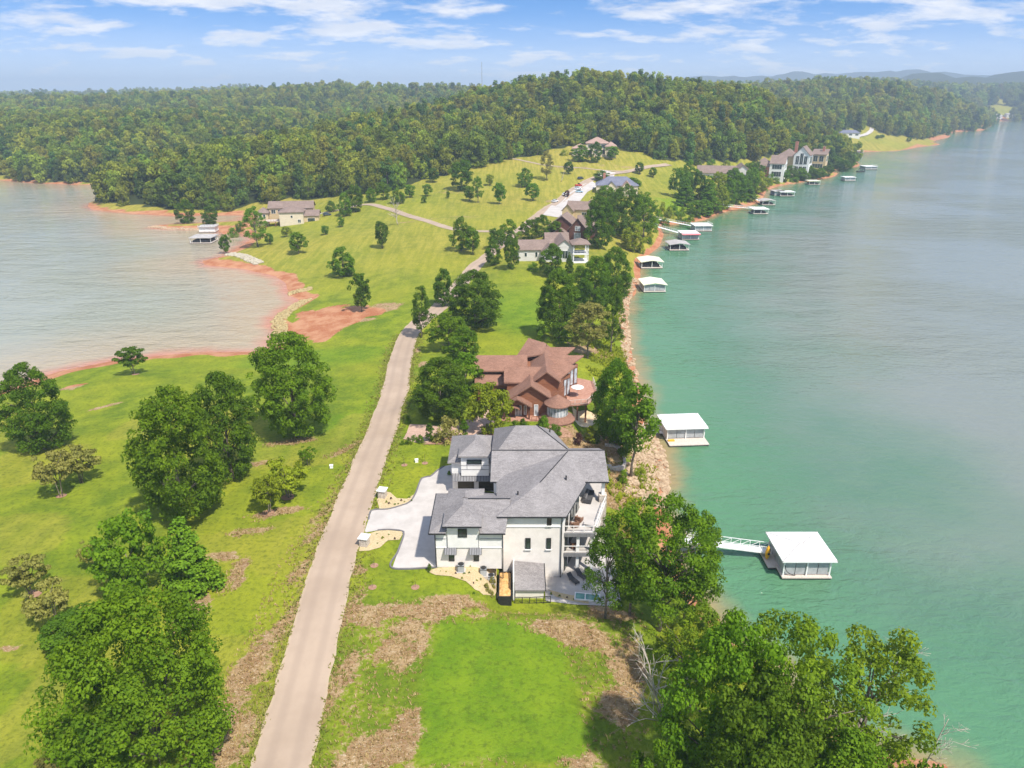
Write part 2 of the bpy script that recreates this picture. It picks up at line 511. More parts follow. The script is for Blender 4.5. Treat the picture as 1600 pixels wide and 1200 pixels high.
# ------------------------------------------------------------------ water
sx, sy = slice(None, None, 2), slice(None, None, 2)
WX, WYg, WD = XX[sy, sx], YY[sy, sx], -dSH[sy, sx]
keep = (WD[:-1, :-1] > -12) | (WD[1:, 1:] > -12) | (WD[:-1, 1:] > -12) | (WD[1:, :-1] > -12)
wm = grid_mesh('lake', WX, WYg, np.zeros(WX.shape), keep)
fattr(wm, 'offshore', WD)
west = sst(-WX, -20, 20) * 1.0
fattr(wm, 'west', west)
lake = bpy.data.objects.new('lake', wm)
link(lake, kind='structure')
m_water, g, out = new_mat('lake_water')
pos = g('NewGeometry').outputs['Position']
off = g('Attribute', attribute_name='offshore').outputs['Fac']
wst = g('Attribute', attribute_name='west').outputs['Fac']
nb = g.noise(pos, 0.03, 3, 0.5)
nm = g.noise(pos, 0.12, 3, 0.5)
offn = g.math('ADD', off, g.math('MULTIPLY', g.math('SUBTRACT', nm, 0.5), 8.0))
sheen_water = g.mix(g.step(g.math('ADD', off, g.math('MULTIPLY', g.math('SUBTRACT', nb, 0.5), 60.0)), 10, 80), (0.070, 0.165, 0.095), (0.195, 0.215, 0.182))  # pale grey offshore tone is sky sheen painted into the water colour
mid = g.mix(g.step(offn, 4, 34), (0.085, 0.205, 0.105), sheen_water)
wcol = g.mix(g.step(offn, -1.0, 6), (0.30, 0.22, 0.10), mid)
westc = g.mix(g.step(offn, 2, 50), (0.37, 0.30, 0.20), (0.28, 0.29, 0.225))
westc = g.mix(g.step(offn, 70, 200), westc, (0.10, 0.135, 0.09))
westc = g.mix(g.step(offn, -1.0, 7.0), (0.46, 0.20, 0.13), westc)
wcol = g.mix(wst, wcol, westc)
wv1 = g('Mapping', {'Vector': pos, 'Rotation': (0, 0, R(20)), 'Scale': (0.45, 1.0, 1.0)}).outputs[0]
w1 = g.noise(wv1, 0.75, 3, 0.6, 0.6)
w2 = g.noise(wv1, 0.13, 3, 0.5, 0.3)
w3 = g.noise(pos, 2.4, 2, 0.5)
hsum = g.math('ADD', g.math('ADD', g.math('MULTIPLY', w1, 0.9), g.math('MULTIPLY', w2, 2.2)), g.math('MULTIPLY', w3, 0.13))
patch = g.step(g.noise(pos, 0.012, 3, 0.5), 0.38, 0.66)
bmp = g('Bump', {'Height': hsum, 'Strength': g.math('ADD', 0.20, g.math('MULTIPLY', patch, 0.55)), 'Distance': 1.0})
b = g('BsdfPrincipled', {'Base Color': wcol, 'Roughness': 0.07, 'IOR': 1.333, 'Normal': bmp.outputs[0]})
g.l.new(b.outputs[0], out.inputs['Surface'])
wm.materials.append(m_water)

# ================================================================== mesh helpers
class MB:
    def __init__(s):
        s.v, s.f = [], []

    def add(s, vs, fs):
        o = len(s.v)
        s.v += [tuple(p) for p in vs]
        s.f += [tuple(i + o for i in f) for f in fs]
        return s

    def box(s, x0, x1, y0, y1, z0, z1):
        v = [(x0, y0, z0), (x1, y0, z0), (x1, y1, z0), (x0, y1, z0), (x0, y0, z1), (x1, y0, z1), (x1, y1, z1), (x0, y1, z1)]
        return s.add(v, [(3, 2, 1, 0), (4, 5, 6, 7), (0, 1, 5, 4), (1, 2, 6, 5), (2, 3, 7, 6), (3, 0, 4, 7)])

    def prism(s, pts, z0, z1):
        """vertical prism over a plan polygon"""
        n = len(pts)
        if sum(pts[i][0] * pts[(i + 1) % n][1] - pts[(i + 1) % n][0] * pts[i][1] for i in range(n)) < 0:
            pts = pts[::-1]
        z0 = [z0] * n if not hasattr(z0, '__len__') else z0
        z1 = [z1] * n if not hasattr(z1, '__len__') else z1
        v = [(p[0], p[1], z) for p, z in zip(pts, z0)] + [(p[0], p[1], z) for p, z in zip(pts, z1)]
        f = [tuple(range(n))[::-1], tuple(range(n, 2 * n))] + [(i, (i + 1) % n, n + (i + 1) % n, n + i) for i in range(n)]
        return s.add(v, f)

    def slab(s, pts, th):
        """a sloping sheet (3D polygon) with thickness th hanging below it"""
        n = len(pts)
        a = Vector((0, 0, 0))
        for i in range(n):
            a += Vector(pts[i]).cross(Vector(pts[(i + 1) % n]))
        if a.z < 0:
            pts = pts[::-1]
        v = list(pts) + [(p[0], p[1], p[2] - th) for p in pts]
        f = [tuple(range(n)), tuple(range(n, 2 * n))[::-1]] + [(i, n + i, n + (i + 1) % n, (i + 1) % n) for i in range(n)]
        return s.add(v, f)

    def tube(s, pts, rad, n=6):
        vs, fs = [], []
        for i, p in enumerate(pts):
            p = Vector(p)
            a = Vector(pts[max(i - 1, 0)])
            b = Vector(pts[min(i + 1, len(pts) - 1)])
            d = (b - a).normalized()
            u = d.orthogonal().normalized()
            w = d.cross(u)
            r = rad[i] if hasattr(rad, '__len__') else rad
            for k in range(n):
                t = 2 * math.pi * k / n
                vs.append(p + r * (math.cos(t) * u + math.sin(t) * w))
        for i in range(len(pts) - 1):
            for k in range(n):
                fs.append((i * n + k, i * n + (k + 1) % n, (i + 1) * n + (k + 1) % n, (i + 1) * n + k))
        fs.append(tuple(range(n))[::-1])
        fs.append(tuple(range((len(pts) - 1) * n, len(pts) * n)))
        return s.add(vs, fs)

    def bar(s, a, b, w, h=None):
        """straight bar of rectangular section from a to b"""
        a, b = Vector(a), Vector(b)
        d = (b - a).normalized()
        side = d.cross(Vector((0, 0, 1)))
        side = side.normalized() if side.length > 1e-4 else Vector((1, 0, 0))
        up = side.cross(d)
        h = h or w
        vs = []
        for p in (a, b):
            for x, y in ((-1, -1), (1, -1), (1, 1), (-1, 1)):
                vs.append(p + side * x * w / 2 + up * y * h / 2)
        return s.add(vs, [(0, 1, 2, 3), (7, 6, 5, 4), (0, 4, 5, 1), (1, 5, 6, 2), (2, 6, 7, 3), (3, 7, 4, 0)])

    def mesh(s, name, smooth=False):
        me = bpy.data.meshes.new(name)
        me.from_pydata(s.v, [], s.f)
        if smooth:
            me.polygons.foreach_set('use_smooth', [True] * len(me.polygons))
        me.update()
        return me

    def build(s, name, mat, parent=None, smooth=False, **tags):
        me = s.mesh(name, smooth)
        me.materials.append(mat)
        return link(bpy.data.objects.new(name, me), parent, **tags)


def empty(name, loc, rz=0.0, **tags):
    o = bpy.data.objects.new(name, None)
    o.location = loc
    o.rotation_euler = (0, 0, rz)
    o.empty_display_size = 0.5
    return link(o, **tags)


# ================================================================== foliage
def leaf_material(name, c_dark, c_light, trans=0.28, objvar=0.3, hue=(0.03, 0.012)):
    m, g, out = new_mat(name)
    tint = g('Attribute', attribute_name='tint').outputs['Fac']
    oi = g('ObjectInfo')
    c = g.mix(tint, c_dark, c_light)
    hs = g('HueSaturation', {'Color': c, 'Hue': g('MapRange', {'Value': oi.outputs['Random'], 'To Min': 0.5 - hue[0] * objvar / 0.3, 'To Max': 0.5 + hue[1] * objvar / 0.3}).outputs[0],
                             'Saturation': 1.0,
                             'Value': g('MapRange', {'Value': g.math('FRACT', g.math('MULTIPLY', oi.outputs['Random'], 7.31)), 'To Min': 1 - objvar, 'To Max': 1 + objvar}).outputs[0]}).outputs[0]
    d = g('BsdfPrincipled', {'Base Color': hs, 'Roughness': 0.62, 'Specular IOR Level': 0.10})
    t = g('BsdfTranslucent', {'Color': g.mix(1.0, hs, (1.5, 1.45, 0.5), 'MULTIPLY')})
    mx = g('MixShader', {0: trans, 1: d.outputs[0], 2: t.outputs[0]})
    g.l.new(mx.outputs[0], out.inputs['Surface'])
    return m


LEAF = {
    'dark': leaf_material('leaves_deep_green', (0.046, 0.102, 0.007), (0.135, 0.225, 0.011), 0.36, 0.12),
    'mid': leaf_material('leaves_green', (0.060, 0.140, 0.007), (0.175, 0.295, 0.011), 0.38, 0.14),
    'lime': leaf_material('leaves_yellow_green', (0.14, 0.19, 0.012), (0.32, 0.37, 0.02), 0.33, 0.1),
    'straw': leaf_material('dry_grass_blades', (0.20, 0.135, 0.045), (0.46, 0.34, 0.16), 0.2, 0.1),
    'fresh': leaf_material('leaves_fresh_green', (0.090, 0.158, 0.009), (0.235, 0.322, 0.014), 0.36, 0.1),
    'pale': leaf_material('leaves_pale_olive', (0.15, 0.16, 0.035), (0.34, 0.32, 0.075), 0.25, 0.1),
    'fir': leaf_material('needles_bright', (0.08, 0.17, 0.008), (0.19, 0.33, 0.016), 0.2, 0.08),
    'plum': leaf_material('leaves_purple', (0.05, 0.02, 0.02), (0.11, 0.045, 0.04), 0.2, 0.1),
    'wood': leaf_material('leaves_woodland', (0.098, 0.150, 0.016), (0.300, 0.345, 0.034), 0.3, 0.40, (0.028, 0.022)),
    'wood_light': leaf_material('leaves_woodland_light', (0.13, 0.165, 0.018), (0.34, 0.36, 0.045), 0.36, 0.35, (0.03, 0.02)),
    'wood_dark': leaf_material('leaves_woodland_dark', (0.050, 0.095, 0.018), (0.150, 0.215, 0.036), 0.3, 0.3, (0.02, 0.03)),
}
m_bark, g, out = new_mat('bark')
nz = g.noise(g('NewGeometry').outputs['Position'], 3.0, 5, 0.7)
b = g('BsdfPrincipled', {'Base Color': g.mix(g.step(nz, 0.35, 0.65), (0.10, 0.075, 0.05), (0.24, 0.20, 0.15)), 'Roughness': 0.95})
g.l.new(b.outputs[0], out.inputs['Surface'])
m_deadwood, g, out = new_mat('bleached_wood')
nz = g.noise(g('NewGeometry').outputs['Position'], 4.0, 4, 0.7)
b = g('BsdfPrincipled', {'Base Color': g.mix(g.step(nz, 0.3, 0.7), (0.34, 0.28, 0.22), (0.55, 0.48, 0.41)), 'Roughness': 0.9})
g.l.new(b.outputs[0], out.inputs['Surface'])


def crown_points(rs, shape, H, Wd, base, n):
    """clump centres inside a crown envelope, denser towards its skin; also their relative radius"""
    zs, rr, th = [], [], []
    ph = rs.rand(4) * 6.28
    pts = []
    while len(pts) < n:
        s = rs.rand()
        if shape == 'round':
            prof_r = math.sqrt(max(0.0, 1 - (2 * s - 0.92) ** 2 * 0.96)) if s < 1 else 0
        elif shape == 'oval':
            prof_r = (math.sin(math.pi * min(1, (s * 0.86 + 0.13))) ** 0.62)
        elif shape == 'dome':
            prof_r = math.sqrt(max(0.0, 1 - s * s))
        elif shape == 'cone':
            prof_r = (1 - s) * 0.92 + 0.10
        elif shape == 'umbrella':
            prof_r = (0.55 + 0.45 * math.sin(math.pi * min(1, s * 0.95)))
        else:                                   # 'tall': narrow, uneven
            prof_r = 0.55 + 0.45 * math.sin(3.14 * s) - 0.25 * s
        if rs.rand() > prof_r + 0.12:
            continue
        t = rs.rand() * 6.283
        irr = 1 + 0.17 * math.sin(2 * t + ph[0] + 2.1 * s) + 0.13 * math.sin(3 * t + ph[1] - 3 * s) + 0.10 * math.sin(5 * t + ph[2] + 5 * s)
        q = math.sqrt(rs.rand()) if rs.rand() < 0.32 else 0.72 + 0.28 * rs.rand()
        r = prof_r * irr * q * Wd * 0.5
        z = H * (base + (1 - base) * s)
        pts.append((r * math.cos(t), r * math.sin(t), z))
    return np.array(pts)


def leaf_cloud(rs, centres, rad, leaf, per, flat=0.72, droop=0.0):
    n = len(centres)
    rads = rad * (0.7 + 0.65 * rs.rand(n))
    cnt = np.maximum(6, (per * (rads / rad) ** 2).astype(int))
    ci = np.repeat(np.arange(n), cnt)
    N = len(ci)
    d = rs.normal(size=(N, 3))
    d[:, 2] += 0.35
    d /= np.linalg.norm(d, axis=1)[:, None]
    q = (0.45 + 0.6 * rs.rand(N) ** 0.6)
    p = centres[ci] + d * (rads[ci] * q)[:, None] * np.array([1, 1, flat])
    p[:, 2] -= droop * np.hypot(d[:, 0], d[:, 1]) * rads[ci]
    nrm = d + rs.normal(size=(N, 3)) * 0.55
    nrm[:, 2] += 0.45
    nrm /= np.linalg.norm(nrm, axis=1)[:, None]
    a = np.cross(nrm, rs.normal(size=(N, 3)))
    a /= np.linalg.norm(a, axis=1)[:, None] + 1e-9
    b = np.cross(nrm, a)
    sz = leaf * (0.65 + 0.7 * rs.rand(N))
    a *= (sz * 0.62)[:, None]
    b *= (sz * 0.40)[:, None]
    fold = nrm * (sz * 0.10)[:, None]
    v = np.stack([p - a, p - b + fold, p + a, p + b + fold], 1).reshape(-1, 3)
    f = np.arange(4 * N).reshape(-1, 4)
    ct = rs.rand(n)
    tint = np.clip(0.18 + 0.5 * ct[ci] + 0.45 * (rs.rand(N) - 0.35), 0, 1)
    return v, f, tint


def tree_meshes(seed, shape, H, Wd, base, n, rad, leaf, per, flat=0.72, droop=0.0, trunk_r=None, stems=1, limbs=9, lean=0.0):
    rs = np.random.RandomState(seed)
    c = crown_points(rs, shape, H, Wd, base, n)
    if lean:
        c[:, 0] += lean * (c[:, 2] / H) ** 1.5 * H
    v, f, tint = leaf_cloud(rs, c, rad, leaf, per, flat, droop)
    # bring the finished crown to exactly the asked width and height
    cx0 = lean * 0.6 * H * 0.7
    k_xy = (Wd / 2) / np.percentile(np.hypot(v[:, 0] - cx0, v[:, 1]), 98)
    k_z = H / np.percentile(v[:, 2], 99.7)
    sc3 = np.array([k_xy, k_xy, k_z])
    v, c = v * sc3, c * sc3
    me = bpy.data.meshes.new('crown')
    set_mesh(me, v, f)
    fattr(me, 'tint', tint, 'FACE')
    tr = trunk_r or H * 0.017
    mb = MB()
    top = H * (0.78 if shape in ('cone',) else base + (1 - base) * 0.55)
    for k in range(stems):
        ox, oy = (0, 0) if stems == 1 else (rs.normal() * Wd * 0.10, rs.normal() * Wd * 0.10)
        pts, rd = [], []
        for i in range(6):
            s = i / 5
            pts.append((ox * (0.3 + s) + rs.normal() * H * 0.006 + lean * (s * top / H) ** 1.5 * H, oy * (0.3 + s) + rs.normal() * H * 0.006, s * top - (0.5 if i == 0 else 0)))
            rd.append(tr * (1.35 if i == 0 else 1.0 - 0.72 * s) / (1 if stems == 1 else 1.5))
        mb.tube(pts, rd, 8)
    sel = c[np.argsort(-np.linalg.norm(c[:, :2], axis=1))[:max(limbs * 3, 3)]]
    for k in range(limbs):
        e = sel[rs.randint(len(sel))]
        z0 = min(top * 0.96, max(H * base * 0.75, e[2] - Wd * 0.35))
        x0 = lean * (z0 / H) ** 1.5 * H
        a = Vector((x0, 0, z0))
        b = Vector(e)
        m = a.lerp(b, 0.5) + Vector((0, 0, Wd * 0.05))
        mb.tube([a, m, b], [tr * 0.42, tr * 0.26, tr * 0.08], 5)
    tm = mb.mesh('trunk', True)
    tm.materials.append(m_bark)
    return me, tm


MESHES = {}


def species(key, seed, **kw):
    MESHES[key] = tree_meshes(seed, **kw) + (kw['H'], kw['Wd'], kw['base'])


# near specimen trees, one mesh each so that no two of the large crowns are alike
for i in range(5):
    species('big%d' % i, 100 + i, shape=('round', 'oval', 'round', 'oval', 'dome')[i], H=20, Wd=15, base=0.07, n=270, rad=1.12, leaf=0.37, per=86, limbs=12)
for i in range(3):
    species('open%d' % i, 140 + i, shape=('tall', 'oval', 'tall')[i], H=18, Wd=10, base=0.22, n=100, rad=0.95, leaf=0.37, per=70, stems=(2, 1, 1)[i], limbs=18, trunk_r=0.26)
species('huge', 139, shape='dome', H=20, Wd=20, base=0.05, n=430, rad=1.2, leaf=0.33, per=98, limbs=16)
for i in range(3):
    species('shore%d' % i, 145 + i, shape=('round', 'tall', 'oval')[i], H=20, Wd=14, base=0.25, n=(190, 120, 170)[i], rad=0.95, leaf=0.33, per=66, limbs=26, trunk_r=0.28)
species('lean', 150, shape='tall', H=18, Wd=8, base=0.36, n=44, rad=1.15, leaf=0.45, per=80, limbs=16, lean=0.14, trunk_r=0.24)
for i in range(3):
    species('mid%d' % i, 160 + i, shape=('round', 'oval', 'round')[i], H=12, Wd=9.5, base=0.06, n=120, rad=0.9, leaf=0.44, per=52, limbs=8)
for i in range(2):
    species('dogwood%d' % i, 170 + i, shape='umbrella', H=5.0, Wd=6.0, base=0.42, n=60, rad=0.62, leaf=0.30, per=46, flat=0.30, stems=3, limbs=12, trunk_r=0.14)
for i in range(2):
    species('small%d' % i, 180 + i, shape=('round', 'oval')[i], H=7, Wd=4.6, base=0.20, n=46, rad=0.72, leaf=0.42, per=44, limbs=6, trunk_r=0.13)
species('fir', 190, shape='cone', H=11, Wd=7, base=0.05, n=110, rad=0.95, leaf=0.36, per=70, flat=0.35, droop=0.25, limbs=8)
species('column', 191, shape='oval', H=8, Wd=3.2, base=0.02, n=46, rad=0.62, leaf=0.34, per=44, limbs=3)
species('sapling', 193, shape='oval', H=3.2, Wd=1.4, base=0.35, n=14, rad=0.22, leaf=0.16, per=9, limbs=6, trunk_r=0.035)
for i in range(2):
    species('bush%d' % i, 195 + i, shape='dome', H=2.0, Wd=2.8, base=0.0, n=26, rad=0.48, leaf=0.20, per=52, flat=0.85, limbs=3, trunk_r=0.05)
for i in range(7):
    species('wood%d' % i, 210 + i, shape=('round', 'oval', 'dome', 'round', 'oval', 'cone', 'round')[i], H=16, Wd=(12, 10, 12.5, 11, 9, 8, 12)[i], base=0.05,
            n=34, rad=2.1, leaf=0.95, per=52, limbs=3)


def crown_with(key, leafname):
    k = (key, leafname)
    if k not in MESHES:
        src = MESHES[key][0]
        me = src.copy() if len(src.materials) else src
        if len(me.materials):
            me.materials.clear()
        me.materials.append(LEAF[leafname])
        MESHES[k] = me
    return MESHES[k]


def put_tree(name, loc, height, width, key, leafname, label, cat='tree', group=None, rz=None, sink=0.15):
    cm, tm, H, Wd = crown_with(key, leafname), MESHES[key][1], MESHES[key][2], MESHES[key][3]
    rz = random.random() * 6.28 if rz is None else rz
    root = empty(name, (loc[0], loc[1], loc[2] - sink), rz, label=label, cat=cat, group=group)
    s = (width / Wd, width / Wd, height / H)
    root.scale = s
    link(bpy.data.objects.new('trunk', tm), root)
    link(bpy.data.objects.new('crown', cm), root)
    return root


def tree_px(px, py, top, wpx, key, leafname, label, name='broadleaf_tree', cat='tree', group=None, rz=None):
    """a tree whose foot shows at (px, py); its height and width follow from its distance"""
    x, y, z = G(px, py)
    dx, dy, dz = ray(px, py)
    t = y / dy
    vt, vb = (top - 600) / FPX, (py - 600) / FPX
    h = t * (vb - vt) / (CP - vt * SP)
    w = wpx * t / FPX
    dl = math.atan2(-dz, dy)
    sd_, cd_ = math.sin(dl), math.cos(dl)
    target = h * cd_
    a_ = w / 2
    bs = MESHES[key][4]
    h0 = h
    for _ in range(12):            # height whose crown, seen from above, reaches the outline in the picture
        ext = h * (1 + bs) / 2 * cd_ + math.sqrt((a_ * 0.8 * sd_) ** 2 + (h * (1 - bs) / 2 * cd_) ** 2)
        h = max(h * target / ext, 0.4 * h0)
    return put_tree(name, (x, y, z), h, w, key, leafname, label, cat, group, rz)

